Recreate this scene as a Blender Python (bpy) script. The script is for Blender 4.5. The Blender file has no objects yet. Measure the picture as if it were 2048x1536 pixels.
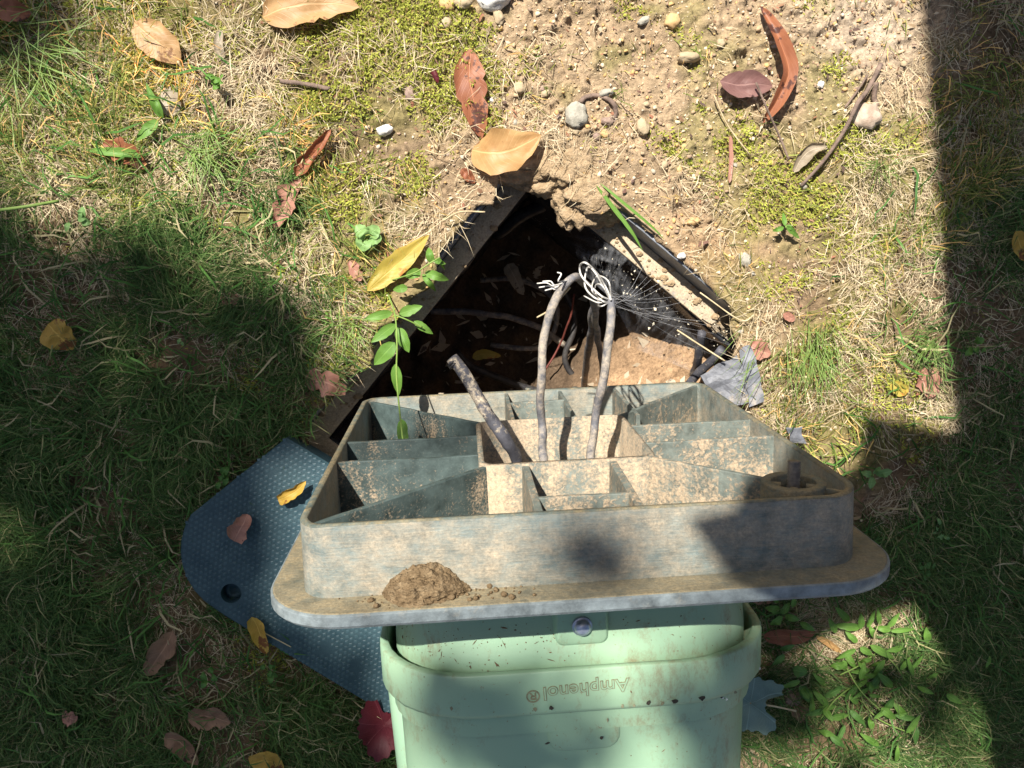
import bpy, bmesh, math, random
import numpy as np
from mathutils import Vector, Matrix, noise as mnoise

random.seed(7)
rng = np.random.default_rng(11)
S = bpy.context.scene
C = S.collection
R = math.radians

# ------------------------------------------------------------------ camera, light, exposure
TILT = R(6.0)                                   # the tipped base leans a little towards the pedestal
BASE = Matrix.Translation((0, 0, 0.196)) @ Matrix.Rotation(TILT, 4, 'X')      # local: x along base, y out of its underside, z up
CAM = BASE @ Matrix.Translation((-0.0777, 0.1994, 0.7129)) @ Matrix.Rotation(-0.0374, 4, 'Z') \
    @ Matrix.Rotation(-0.0638, 4, 'Y') @ Matrix.Rotation(-0.2037, 4, 'X')
FPX = 1584.5
cd = bpy.data.cameras.new('camera'); cam = bpy.data.objects.new('camera', cd); C.objects.link(cam)
cd.sensor_width = 36; cd.lens = FPX / 2048 * 36; cd.clip_start = 0.02; cd.clip_end = 300
cam.matrix_world = CAM; S.camera = cam

SUN_EL, SUN_AZ = R(57), R(31)                   # sun stands up and to the left; azimuth measured from +y towards -x
TOSUN = Vector((-math.sin(SUN_AZ) * math.cos(SUN_EL), math.cos(SUN_AZ) * math.cos(SUN_EL), math.sin(SUN_EL)))
w = bpy.data.worlds.new('World'); S.world = w; w.use_nodes = True
nt = w.node_tree; bg = nt.nodes['Background']; sk = nt.nodes.new('ShaderNodeTexSky')
sk.sky_type = 'NISHITA'; sk.sun_disc = False; sk.sun_elevation = SUN_EL
sk.sun_rotation = -SUN_AZ; sk.air_density = 1.0; sk.dust_density = 2.0
nt.links.new(sk.outputs[0], bg.inputs[0]); bg.inputs[1].default_value = 0.05
sd = bpy.data.lights.new('sun', 'SUN'); sd.energy = 5.0; sd.angle = R(0.53); sd.color = (1.0, 0.95, 0.87)
sun = bpy.data.objects.new('sun', sd); C.objects.link(sun)
sun.rotation_euler = TOSUN.to_track_quat('Z', 'Y').to_euler()
S.view_settings.view_transform = 'Standard'; S.view_settings.look = 'None'
S.view_settings.exposure = 1.1; S.view_settings.gamma = 1; S.view_settings.use_curve_mapping = False

# ------------------------------------------------------------------ helpers
CAMO = CAM.translation.copy(); CAM3 = CAM.to_3x3(); BINV = BASE.inverted()
def ray(px, py): return CAM3 @ Vector(((px - 1024) / FPX, (768 - py) / FPX, -1))
def at(px, py, z=0.0):
    d = ray(px, py); t = (z - CAMO.z) / d.z
    return CAMO + d * t
def on_base(px, py, y=0.0):                     # point (x, z) on a plane parallel to the base, local coordinates
    o = BINV @ CAMO; d = BINV.to_3x3() @ ray(px, py); t = (y - o.y) / d.y
    p = o + d * t; return p.x, p.z
def on_base_z(px, py, z):                       # local point on a plane z = const of the base frame
    o = BINV @ CAMO; d = BINV.to_3x3() @ ray(px, py); t = (z - o.z) / d.z
    return o + d * t
def at_np(px, py):
    d = np.stack([(px - 1024) / FPX, (768 - py) / FPX, -np.ones_like(px)], 1) @ np.array(CAM3).T
    t = -CAMO.z / d[:, 2]
    return np.array(CAMO)[:2] + d[:, :2] * t[:, None]
CI = np.array(CAM3)
def to_px(xy):
    v = np.concatenate([xy, np.zeros((len(xy), 1))], 1) - np.array(CAMO)
    q = v @ CI
    return np.stack([1024 + FPX * q[:, 0] / -q[:, 2], 768 - FPX * q[:, 1] / -q[:, 2]], 1)

def tag(o, label=None, cat=None, group=None, kind=None):
    if label: o['label'] = label
    if cat: o['category'] = cat
    if group: o['group'] = group
    if kind: o['kind'] = kind
    return o
def empty(name, loc, label=None, cat=None, group=None, mw=None):
    o = bpy.data.objects.new(name, None); C.objects.link(o); o.empty_display_size = 0.05
    if mw is not None: o.matrix_world = mw
    else: o.location = loc
    return tag(o, label, cat, group)
def mesh(name, V, F, mat, parent=None, smooth=True, local=False):
    """one mesh object; top-level objects get their origin at the middle of their foot"""
    V = np.asarray([tuple(v) for v in V] if not isinstance(V, np.ndarray) else V, float)
    loc = np.zeros(3)
    if parent is None and not local and len(V):
        loc = np.array([*(V[:, :2].min(0) + V[:, :2].max(0)) / 2, V[:, 2].min()]); V = V - loc
    me = bpy.data.meshes.new(name); me.from_pydata(V.tolist(), [], [tuple(f) for f in F])
    if smooth: me.polygons.foreach_set('use_smooth', [True] * len(me.polygons))
    if mat: me.materials.append(mat)
    me.update()
    o = bpy.data.objects.new(name, me); C.objects.link(o); o.location = loc
    if parent is not None: o.parent = parent
    return o
def world_part(o, parent):                      # parent keeps the vertices where they stand in the world
    o.parent = parent; o.matrix_parent_inverse = Matrix.Translation(-Vector(parent.location)); return o
def fast_mesh(name, V, quads, tris, mat, cols=None, smooth=False):
    me = bpy.data.meshes.new(name); nq, ntr = len(quads), len(tris)
    me.vertices.add(len(V)); me.vertices.foreach_set('co', V.astype(np.float32).ravel())
    me.loops.add(nq * 4 + ntr * 3)
    me.loops.foreach_set('vertex_index', np.concatenate([quads.ravel(), tris.ravel()]).astype(np.int32))
    me.polygons.add(nq + ntr)
    ls = np.concatenate([np.arange(nq) * 4, nq * 4 + np.arange(ntr) * 3]).astype(np.int32)
    me.polygons.foreach_set('loop_start', ls)
    me.polygons.foreach_set('loop_total', np.concatenate([np.full(nq, 4), np.full(ntr, 3)]).astype(np.int32))
    if smooth: me.polygons.foreach_set('use_smooth', np.ones(nq + ntr, bool))
    me.update(calc_edges=True)
    if cols is not None:
        a = me.color_attributes.new('tint', 'FLOAT_COLOR', 'POINT')
        c = np.concatenate([cols, np.ones((len(cols), 1))], 1) if cols.shape[1] == 3 else cols
        a.data.foreach_set('color', c.astype(np.float32).ravel())
    me.materials.append(mat)
    o = bpy.data.objects.new(name, me); C.objects.link(o); return o

def vnoise(x, y, seed=0):
    xi = np.floor(x).astype(np.int64); yi = np.floor(y).astype(np.int64); fx = x - xi; fy = y - yi
    fx = fx * fx * (3 - 2 * fx); fy = fy * fy * (3 - 2 * fy)
    def h(a, b):
        n = (a * 374761393 + b * 668265263 + seed * 144665) & 0x7fffffff
        n = ((n ^ (n >> 13)) * 1274126177) & 0x7fffffff
        return ((n ^ (n >> 16)) & 0xffff) / 65535.0
    a = h(xi, yi) * (1 - fx) + h(xi + 1, yi) * fx; b = h(xi, yi + 1) * (1 - fx) + h(xi + 1, yi + 1) * fx
    return a * (1 - fy) + b * fy
def fbm(x, y, octs=4, seed=0):
    s = 0; a = 0.5; t = 0
    for k in range(octs): s = s + a * vnoise(x * 2 ** k, y * 2 ** k, seed + k); t += a; a *= 0.5
    return s / t

def catmull(P, n):
    P = [Vector(p) for p in P]; Q = [P[0] * 2 - P[1]] + P + [P[-1] * 2 - P[-2]]; out = []
    for i in range(len(P) - 1):
        a, b, c, d = Q[i:i + 4]
        for k in range(n):
            t = k / n
            out.append(0.5 * ((2 * b) + (c - a) * t + (2 * a - 5 * b + 4 * c - d) * t * t + (3 * b - a - 3 * c + d) * t ** 3))
    out.append(P[-1]); return out
def tube(P, r, sides=10, n=8, wob=0.0, cap=True):
    path = catmull(P, n) if n else [Vector(p) for p in P]; V, F = [], []
    T0 = (path[1] - path[0]).normalized(); N = T0.orthogonal().normalized()
    for i, p in enumerate(path):
        T = (path[min(i + 1, len(path) - 1)] - path[max(i - 1, 0)]).normalized()
        N = (N - T * N.dot(T)).normalized(); B = T.cross(N)
        rr = r[min(int(i / max(1, n)), len(r) - 1)] if isinstance(r, (list, tuple)) else r
        if n and sides > 8: p = p + Vector((mnoise.noise(p * 22), mnoise.noise(p * 22 + Vector((9, 0, 0))), 0)) * .0035; rr = rr * (1 + .13 * mnoise.noise(p * 120))
        if isinstance(r, (list, tuple)) and len(r) == 2: rr = r[0] + (r[1] - r[0]) * i / (len(path) - 1)
        for s in range(sides):
            a = 2 * math.pi * s / sides
            q = rr * (1 + wob * (random.random() - .5))
            V.append(p + N * math.cos(a) * q + B * math.sin(a) * q)
    for i in range(len(path) - 1):
        for s in range(sides):
            a = i * sides + s; b = i * sides + (s + 1) % sides
            F.append((a, b, b + sides, a + sides))
    if cap:
        F.append(tuple(range(sides - 1, -1, -1))); F.append(tuple(range(len(V) - sides, len(V))))
    return V, F
def join(parts):
    V, F = [], []
    for v, f in parts:
        k = len(V); V += list(v); F += [tuple(i + k for i in t) for t in f]
    return V, F
def bevel(o, w, seg=2):
    m = o.modifiers.new('bevel', 'BEVEL'); m.width = w; m.segments = seg; m.limit_method = 'ANGLE'; m.angle_limit = R(40); return o

def set_uv(o, UV):
    me = o.data; uvl = me.uv_layers.new(name='UVMap'); li = np.zeros(len(me.loops), np.int32); me.loops.foreach_get('vertex_index', li)
    uvl.data.foreach_set('uv', np.array(UV)[li].astype(np.float32).ravel())
    return o
# ------------------------------------------------------------------ materials
def new_mat(name):
    m = bpy.data.materials.new(name); m.use_nodes = True
    n = m.node_tree.nodes; l = m.node_tree.links; p = n['Principled BSDF']
    p.inputs['Specular IOR Level'].default_value = 0.3
    return m, n, l, p
def N(n, t, **k):
    x = n.new(t)
    for a, b in k.items(): setattr(x, a, b)
    return x
def ramp(n, stops):
    r = n.new('ShaderNodeValToRGB'); e = r.color_ramp.elements
    while len(e) < len(stops): e.new(0.5)
    for i, (p, c) in enumerate(stops):
        e[i].position = p; e[i].color = (*c, 1) if len(c) == 3 else c
    return r
def gray(v): return (v, v, v)
def coords(n, kind='Object'): return n.new('ShaderNodeTexCoord').outputs[kind]
def tex_noise(n, l, vec, scale, detail=6, rough=0.6, dist=0.0):
    t = n.new('ShaderNodeTexNoise'); t.inputs['Scale'].default_value = scale; t.inputs['Detail'].default_value = detail
    t.inputs['Roughness'].default_value = rough; t.inputs['Distortion'].default_value = dist
    l.new(vec, t.inputs['Vector']); return t
def mixc(n, l, f, a, b):
    m = n.new('ShaderNodeMix'); m.data_type = 'RGBA'
    for s, v in ((m.inputs[0], f), (m.inputs[6], a), (m.inputs[7], b)):
        if isinstance(v, (int, float)): s.default_value = v
        elif isinstance(v, tuple): s.default_value = (*v, 1)
        else: l.new(v, s)
    return m.outputs[2]
def bump(n, l, p, h, strength=0.4, dist=0.002):
    b = n.new('ShaderNodeBump'); b.inputs['Strength'].default_value = strength; b.inputs['Distance'].default_value = dist
    l.new(h, b.inputs['Height']); l.new(b.outputs[0], p.inputs['Normal'])
def mapping(n, l, vec, sc, rot=(0, 0, 0)):
    m = n.new('ShaderNodeMapping'); m.inputs['Scale'].default_value = sc; m.inputs['Rotation'].default_value = rot
    l.new(vec, m.inputs['Vector']); return m.outputs[0]

def noisy(name, stops, scale=40, rough=0.8, b=0.4, bs=None, spec=0.3, stretch=None, bd=0.002):
    m, n, l, p = new_mat(name); v = coords(n)
    if stretch: v = mapping(n, l, v, stretch)
    t = tex_noise(n, l, v, scale); r = ramp(n, stops); l.new(t.outputs[0], r.inputs[0]); l.new(r.outputs[0], p.inputs['Base Color'])
    p.inputs['Roughness'].default_value = rough; p.inputs['Specular IOR Level'].default_value = spec
    t2 = tex_noise(n, l, v, bs or scale * 3); bump(n, l, p, t2.outputs[0], b, bd); return m

def tinted(name, transl=0.3, rough=0.7):
    m, n, l, p = new_mat(name); a = N(n, 'ShaderNodeAttribute', attribute_name='tint')
    l.new(a.outputs[0], p.inputs['Base Color']); p.inputs['Roughness'].default_value = rough; p.inputs['Specular IOR Level'].default_value = 0.22
    if transl:
        t = n.new('ShaderNodeBsdfTranslucent'); l.new(a.outputs[0], t.inputs[0]); mx = n.new('ShaderNodeMixShader'); mx.inputs[0].default_value = transl
        l.new(p.outputs[0], mx.inputs[1]); l.new(t.outputs[0], mx.inputs[2]); l.new(mx.outputs[0], n['Material Output'].inputs[0])
    return m
M_GRASS = tinted('grass_blade', 0.3, 0.6); M_STRAW = tinted('straw_blade', 0.15, 0.75); M_MOSS = tinted('moss_tip', 0.25, 0.8); M_GRAVEL = tinted('gravel_grain', 0, 0.85)

# ground: tint per vertex is the soil's own colour, on the pit floor shade too, noise adds grain
M_SOIL, n, l, p = new_mat('soil'); a = N(n, 'ShaderNodeAttribute', attribute_name='tint'); v = coords(n)
t = tex_noise(n, l, v, 180, 8, 0.7); r = ramp(n, [(0.28, gray(0.45)), (0.5, gray(0.95)), (0.72, gray(1.5))]); l.new(t.outputs[0], r.inputs[0])
mx = n.new('ShaderNodeMix'); mx.data_type = 'RGBA'; mx.blend_type = 'MULTIPLY'; mx.inputs[0].default_value = 1
l.new(a.outputs[0], mx.inputs[6]); l.new(r.outputs[0], mx.inputs[7]); l.new(mx.outputs[2], p.inputs['Base Color'])
p.inputs['Roughness'].default_value = 0.95; p.inputs['Specular IOR Level'].default_value = 0.1
t2 = tex_noise(n, l, v, 420, 6, 0.75); bump(n, l, p, t2.outputs[0], 0.9, 0.003)

TAN = (0.385, 0.30, 0.205)
def dusty(name, plastic, thr, soft=0.12, scale=150, dust=TAN, streak=False, rough=0.6, settle=0):
    """teal moulded plastic under dried mud dust; thr low = much dust"""
    m, n, l, p = new_mat(name); v = coords(n)
    a = tex_noise(n, l, v, scale, 9, 0.72, 0.3); bg_ = tex_noise(n, l, v, 14, 5, 0.6)
    ad = N(n, 'ShaderNodeMath', operation='MULTIPLY_ADD'); l.new(bg_.outputs[0], ad.inputs[0]); ad.inputs[1].default_value = 0.75; l.new(a.outputs[0], ad.inputs[2])
    src = ad.outputs[0]
    if settle:                                     # mud settles towards the floor of the cells and runs down the ribs
        sy = n.new('ShaderNodeSeparateXYZ'); l.new(v, sy.inputs[0]); s_ = tex_noise(n, l, mapping(n, l, v, (90, 9, 90)), 1.0, 5, .65)
        k1 = N(n, 'ShaderNodeMath', operation='MULTIPLY_ADD'); l.new(sy.outputs[1], k1.inputs[0]); k1.inputs[1].default_value = -settle; l.new(src, k1.inputs[2])
        k2 = N(n, 'ShaderNodeMath', operation='MULTIPLY_ADD'); l.new(s_.outputs[0], k2.inputs[0]); k2.inputs[1].default_value = .45; l.new(k1.outputs[0], k2.inputs[2])
        k3 = N(n, 'ShaderNodeMath', operation='SUBTRACT'); l.new(k2.outputs[0], k3.inputs[0]); k3.inputs[1].default_value = .225 + settle * .024; src = k3.outputs[0]
    if streak:
        v2 = mapping(n, l, v, (30, 300, 300), (0.3, 0.5, 0.6)); s = tex_noise(n, l, v2, 2.2, 6, 0.65)
        ad2 = N(n, 'ShaderNodeMath', operation='MULTIPLY_ADD'); l.new(s.outputs[0], ad2.inputs[0]); ad2.inputs[1].default_value = 0.5; l.new(src, ad2.inputs[2]); src = ad2.outputs[0]
    r = ramp(n, [(0, gray(0)), (1, gray(1))]); mr = N(n, 'ShaderNodeMapRange'); mr.inputs[1].default_value = thr; mr.inputs[2].default_value = thr + soft
    l.new(src, mr.inputs[0])
    pn = tex_noise(n, l, v, 60, 6, 0.7); pr = ramp(n, [(0.3, tuple(c * 0.6 for c in plastic)), (0.7, tuple(min(1, c * 1.6 + 0.015) for c in plastic))]); l.new(pn.outputs[0], pr.inputs[0])
    dn = tex_noise(n, l, v, 420, 6, 0.75); dr = ramp(n, [(0.3, tuple(c * 0.55 for c in dust)), (0.7, tuple(min(1, c * 1.3) for c in dust))]); l.new(dn.outputs[0], dr.inputs[0])
    l.new(mixc(n, l, mr.outputs[0], pr.outputs[0], dr.outputs[0]), p.inputs['Base Color'])
    rr = N(n, 'ShaderNodeMapRange'); l.new(mr.outputs[0], rr.inputs[0]); rr.inputs[3].default_value = rough; rr.inputs[4].default_value = 0.95; l.new(rr.outputs[0], p.inputs['Roughness'])
    hh = N(n, 'ShaderNodeMath', operation='MULTIPLY_ADD'); l.new(dn.outputs[0], hh.inputs[0]); hh.inputs[1].default_value = 0.8; l.new(mr.outputs[0], hh.inputs[2])
    bump(n, l, p, hh.outputs[0], 0.5, 0.0012); return m
TEAL = (0.040, 0.060, 0.057); TEALF = (0.105, 0.122, 0.106)
M_DUST_LOW = dusty('plastic_light_dust', TEAL, 0.925, 0.16, 480, settle=2.6)
M_DUST_MID = dusty('plastic_mottled_dust', TEALF, 0.845, 0.14, 270, settle=2.2)
M_DUST_HEAVY = dusty('plastic_heavy_dust', TEALF, 0.70, 0.2, 300, settle=2.0)
M_SKIRT = dusty('plastic_wiped_dust', (0.105, 0.128, 0.118), 0.95, 0.46, 70, (0.335, 0.28, 0.20), True, 0.5)
M_PEDGE = dusty('plate_edge', (0.14, 0.165, 0.17), 0.98, 0.45, 90, (0.40, 0.35, 0.26), False, 0.5)
M_FLANGE = dusty('plastic_flange', (0.085, 0.10, 0.085), 0.82, 0.5, 60, (0.285, 0.225, 0.13), True, 0.55)
M_EDGE = dusty('plastic_rim_edge', (0.07, 0.09, 0.08), 0.74, 0.3, 110, (0.255, 0.205, 0.118))

# pale green cabinet
M_GREEN, n, l, p = new_mat('pale_green_plastic'); v = coords(n)
g1 = tex_noise(n, l, v, 6, 4, 0.6); gr = ramp(n, [(0.3, (0.225, 0.37, 0.25)), (0.7, (0.28, 0.415, 0.27))]); l.new(g1.outputs[0], gr.inputs[0])
s1 = tex_noise(n, l, mapping(n, l, v, (1.0, .45, 1.0)), 75, 10, 0.82, 0.15); s2 = tex_noise(n, l, v, 7, 3, 0.5)
sm = N(n, 'ShaderNodeMath', operation='MULTIPLY_ADD'); l.new(s2.outputs[0], sm.inputs[0]); sm.inputs[1].default_value = 0.55; l.new(s1.outputs[0], sm.inputs[2])
sr = N(n, 'ShaderNodeMapRange'); sr.inputs[1].default_value = 0.83; sr.inputs[2].default_value = 1.03; l.new(sm.outputs[0], sr.inputs[0])
sp = tex_noise(n, l, v, 230, 4, 0.6); sq = N(n, 'ShaderNodeMapRange'); sq.inputs[1].default_value = 0.67; sq.inputs[2].default_value = 0.73; l.new(sp.outputs[0], sq.inputs[0])
mxx = N(n, 'ShaderNodeMath', operation='MAXIMUM'); l.new(sr.outputs[0], mxx.inputs[0]); l.new(sq.outputs[0], mxx.inputs[1])
sc_ = N(n, 'ShaderNodeMath', operation='MULTIPLY'); l.new(mxx.outputs[0], sc_.inputs[0]); sc_.inputs[1].default_value = 0.85
l.new(mixc(n, l, sc_.outputs[0], gr.outputs[0], (0.20, 0.15, 0.08)), p.inputs['Base Color'])
p.inputs['Roughness'].default_value = 0.42; p.inputs['Specular IOR Level'].default_value = 0.45
bn = tex_noise(n, l, v, 500, 3, 0.6); bump(n, l, p, bn.outputs[0], 0.12, 0.001)
M_DIRT_LINE = noisy('dirt_line', [(0.3, (0.13, 0.12, 0.07)), (0.7, (0.26, 0.26, 0.16))], 200)
M_FRAY = noisy('frayed_white', [(0.3, (0.55, 0.58, 0.52)), (0.7, (0.75, 0.77, 0.7))], 200)
M_CHIP = noisy('chip_dark', [(0.3, (0.02, 0.02, 0.015)), (0.7, (0.06, 0.05, 0.035))], 200)
M_BOLT = noisy('zinc_bolt', [(0.35, (0.28, 0.32, 0.42)), (0.65, (0.55, 0.58, 0.64))], 120, 0.38, 0.2); M_BOLT.node_tree.nodes['Principled BSDF'].inputs['Metallic'].default_value = 0.8
M_ROD = noisy('rusty_rod', [(0.35, (0.10, 0.095, 0.09)), (0.65, (0.24, 0.21, 0.17))], 150, 0.6, 0.4)
# blue green cover: pattern of raised knobs is geometry, this adds grime
M_COVER = noisy('cover_plastic', [(0.3, (0.016, 0.042, 0.055)), (0.7, (0.036, 0.070, 0.082))], 30, 0.5, 0.25, 300, 0.35)
M_KNOB = noisy('cover_knob', [(0.3, (0.020, 0.050, 0.065)), (0.7, (0.052, 0.098, 0.112))], 30, 0.5, 0.2, 300, 0.35)
M_HOLE = noisy('cover_recess', [(0.3, (0.012, 0.03, 0.04)), (0.7, (0.03, 0.07, 0.085))], 40, 0.6)
M_BLACK = dusty('black_box_plastic', (0.022, 0.023, 0.026), 1.06, 0.14, 260, (0.40, 0.34, 0.26), False, 0.22)
M_LEDGE = dusty('ledge_dust', (0.17, 0.16, 0.15), 0.54, 0.3, 90, (0.44, 0.355, 0.245))
M_RIM = dusty('rim_grey', (0.16, 0.17, 0.19), 0.95, 0.25, 90, (0.38, 0.31, 0.21), False, 0.35)
M_CABLE = dusty('cable_jacket', (0.055, 0.055, 0.065), 0.93, 0.14, 130, (0.50, 0.42, 0.31), False, 0.5)
M_CABLE_D = dusty('cable_jacket_dusty', (0.11, 0.11, 0.12), 0.80, 0.3, 120, (0.42, 0.35, 0.26), False, 0.6)
M_CABLE_B = noisy('cable_black', [(0.3, (0.015, 0.015, 0.018)), (0.7, (0.06, 0.055, 0.05))], 80, 0.5)
M_WIRE = noisy('bare_grey_wire', [(0.3, (0.40, 0.38, 0.34)), (0.7, (0.66, 0.64, 0.60))], 150, 0.55)
M_REDWIRE = noisy('red_wire', [(0.3, (0.08, 0.02, 0.015)), (0.7, (0.15, 0.04, 0.03))], 150, 0.6)
M_WEB, n, l, p = new_mat('web_silk'); p.inputs['Base Color'].default_value = (0.75, 0.75, 0.75, 1); p.inputs['Roughness'].default_value = 0.4
tr = n.new('ShaderNodeBsdfTransparent'); ms = n.new('ShaderNodeMixShader'); ms.inputs[0].default_value = 0.5
tl_ = n.new('ShaderNodeBsdfTranslucent'); tl_.inputs[0].default_value = (.9, .9, .92, 1); m2 = n.new('ShaderNodeMixShader'); m2.inputs[0].default_value = .5
p.inputs['Base Color'].default_value = (.9, .9, .92, 1); l.new(p.outputs[0], m2.inputs[1]); l.new(tl_.outputs[0], m2.inputs[2])
l.new(tr.outputs[0], ms.inputs[1]); l.new(m2.outputs[0], ms.inputs[2]); l.new(ms.outputs[0], n['Material Output'].inputs[0])
l.new(tr.outputs[0], ms.inputs[1]); l.new(p.outputs[0], ms.inputs[2]); l.new(ms.outputs[0], n['Material Output'].inputs[0])
M_FLECK = noisy('pale_fleck', [(0.3, (0.5, 0.43, 0.3)), (0.7, (0.75, 0.68, 0.55))], 90)
M_MUD = noisy('dried_mud', [(0.25, (0.10, 0.068, 0.036)), (0.5, (0.185, 0.13, 0.073)), (0.75, (0.30, 0.225, 0.135))], 150, 0.95, 1.0, 300, 0.1, None, 0.004)
M_PITSOIL = noisy('pit_soil', [(0.25, (0.24, 0.13, 0.065)), (0.5, (0.42, 0.26, 0.14)), (0.75, (0.55, 0.37, 0.22))], 60, 0.95, 1.0, 260, 0.1, None, 0.004)
M_STEMG = noisy('green_stem', [(0.3, (0.13, 0.22, 0.04)), (0.7, (0.22, 0.30, 0.08))], 50, 0.6)
M_TWIG = noisy('twig_bark', [(0.3, (0.10, 0.07, 0.055)), (0.7, (0.24, 0.17, 0.13))], 120, 0.9, 0.6)
M_STRAWS = noisy('dry_stalk', [(0.3, (0.36, 0.27, 0.15)), (0.7, (0.55, 0.45, 0.28))], 60, 0.8)

def leaf_mat(name, a, b, spot=None, amount=0.6, vein=1.15, transl=0.25, rough=0.5, sscale=30):
    m, n, l, p = new_mat(name); uv = coords(n, 'UV'); ob = coords(n)
    t = tex_noise(n, l, ob, sscale, 6, 0.65); r = ramp(n, [(0.3, a), (0.7, b)]); l.new(t.outputs[0], r.inputs[0]); col = r.outputs[0]
    # side veins: a sawtooth of u shifted by |v|
    sp_ = n.new('ShaderNodeSeparateXYZ'); l.new(uv, sp_.inputs[0])
    ab = N(n, 'ShaderNodeMath', operation='ABSOLUTE'); l.new(sp_.outputs[1], ab.inputs[0])
    sh = N(n, 'ShaderNodeMath', operation='MULTIPLY_ADD'); l.new(ab.outputs[0], sh.inputs[0]); sh.inputs[1].default_value = -0.25; l.new(sp_.outputs[0], sh.inputs[2])
    ml = N(n, 'ShaderNodeMath', operation='MULTIPLY'); l.new(sh.outputs[0], ml.inputs[0]); ml.inputs[1].default_value = 11
    fr = N(n, 'ShaderNodeMath', operation='PINGPONG'); l.new(ml.outputs[0], fr.inputs[0]); fr.inputs[1].default_value = 0.5
    vm = N(n, 'ShaderNodeMapRange'); l.new(fr.outputs[0], vm.inputs[0]); vm.inputs[1].default_value = 0.0; vm.inputs[2].default_value = 0.09; vm.inputs[3].default_value = 1; vm.inputs[4].default_value = 0
    mid = N(n, 'ShaderNodeMapRange'); l.new(ab.outputs[0], mid.inputs[0]); mid.inputs[1].default_value = 0.02; mid.inputs[2].default_value = 0.07; mid.inputs[3].default_value = 1; mid.inputs[4].default_value = 0
    vx = N(n, 'ShaderNodeMath', operation='MULTIPLY'); l.new(vm.outputs[0], vx.inputs[0]); vx.inputs[1].default_value = 0.35
    vv = N(n, 'ShaderNodeMath', operation='MAXIMUM'); l.new(vx.outputs[0], vv.inputs[0]); l.new(mid.outputs[0], vv.inputs[1])
    col = mixc(n, l, vv.outputs[0], col, tuple(min(1, c * vein + 0.01) for c in b))
    if spot:
        s = tex_noise(n, l, ob, sscale * 3.2, 5, 0.7); s2 = tex_noise(n, l, ob, sscale * 0.8, 3, 0.5)
        q = N(n, 'ShaderNodeMath', operation='ADD'); l.new(s.outputs[0], q.inputs[0]); l.new(s2.outputs[0], q.inputs[1])
        q2 = N(n, 'ShaderNodeMapRange'); l.new(q.outputs[0], q2.inputs[0]); q2.inputs[1].default_value = 1.4 - amount * 0.5; q2.inputs[2].default_value = 1.46 - amount * 0.5
        col = mixc(n, l, q2.outputs[0], col, spot)
    l.new(col, p.inputs['Base Color']); p.inputs['Roughness'].default_value = rough; p.inputs['Specular IOR Level'].default_value = 0.35
    bump(n, l, p, vv.outputs[0], 0.35, 0.001)
    if transl:
        t2 = n.new('ShaderNodeBsdfTranslucent'); l.new(col, t2.inputs[0]); mx = n.new('ShaderNodeMixShader'); mx.inputs[0].default_value = transl
        l.new(p.outputs[0], mx.inputs[1]); l.new(t2.outputs[0], mx.inputs[2]); l.new(mx.outputs[0], n['Material Output'].inputs[0])
    return m
L_RUSSET = leaf_mat('leaf_russet', (0.22, 0.075, 0.04), (0.36, 0.14, 0.065), (0.09, 0.035, 0.025), 0.55)
L_TAN = leaf_mat('leaf_tan', (0.34, 0.19, 0.075), (0.48, 0.30, 0.14), (0.20, 0.10, 0.045), 0.5)
L_ORANGE = leaf_mat('leaf_orange', (0.36, 0.19, 0.07), (0.50, 0.31, 0.13), (0.20, 0.09, 0.04), 0.45)
L_PURPLE = leaf_mat('leaf_purple', (0.15, 0.07, 0.065), (0.27, 0.15, 0.13), (0.08, 0.04, 0.04), 0.4)
L_YELLOW = leaf_mat('leaf_yellow', (0.38, 0.22, 0.03), (0.50, 0.33, 0.06), (0.20, 0.075, 0.02), 0.62)
L_YGREEN = leaf_mat('leaf_yellow_green', (0.34, 0.28, 0.05), (0.46, 0.32, 0.06), (0.40, 0.17, 0.03), 0.55)
L_BROWN = leaf_mat('leaf_brown', (0.17, 0.09, 0.05), (0.32, 0.19, 0.11), (0.07, 0.035, 0.025), 0.45)
L_PINK = leaf_mat('leaf_pinkish', (0.30, 0.13, 0.09), (0.46, 0.24, 0.17), (0.16, 0.06, 0.05), 0.4)
L_GREY = leaf_mat('leaf_grey_brown', (0.24, 0.19, 0.13), (0.42, 0.35, 0.25), (0.10, 0.07, 0.05), 0.4)
L_RED = leaf_mat('leaf_crimson', (0.075, 0.008, 0.013), (0.13, 0.017, 0.024), (0.10, 0.01, 0.015), 0.4)
L_PALE = leaf_mat('leaf_pale_underside', (0.15, 0.24, 0.22), (0.21, 0.31, 0.28), None, 0, 1.3)
L_GREEN = leaf_mat('leaf_green', (0.10, 0.22, 0.03), (0.17, 0.32, 0.06), None, 0, 1.2, 0.35)
L_CLOVER = leaf_mat('leaf_clover', (0.16, 0.30, 0.09), (0.25, 0.40, 0.14), None, 0, 1.2, 0.3)
L_DGREEN = leaf_mat('leaf_dark_green', (0.06, 0.15, 0.025), (0.11, 0.23, 0.05), None, 0, 1.2, 0.3)
STONES = [noisy('stone_white', [(0.3, (0.5, 0.47, 0.42)), (0.7, (0.72, 0.70, 0.66))], 90), noisy('stone_grey', [(0.3, (0.21, 0.195, 0.155)), (0.7, (0.42, 0.39, 0.32))], 110, .85, .6),
          noisy('stone_tan', [(0.3, (0.30, 0.225, 0.135)), (0.7, (0.46, 0.365, 0.235))], 90, .85, .5), noisy('stone_ochre', [(0.3, (0.40, 0.24, 0.10)), (0.7, (0.58, 0.40, 0.2))], 90),
          noisy('stone_brown', [(0.3, (0.18, 0.12, 0.09)), (0.7, (0.33, 0.24, 0.19))], 90), noisy('stone_pink', [(0.35, (0.33, 0.24, 0.175)), (0.65, (0.5, 0.42, 0.33))], 70, .85, .5)]

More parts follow.
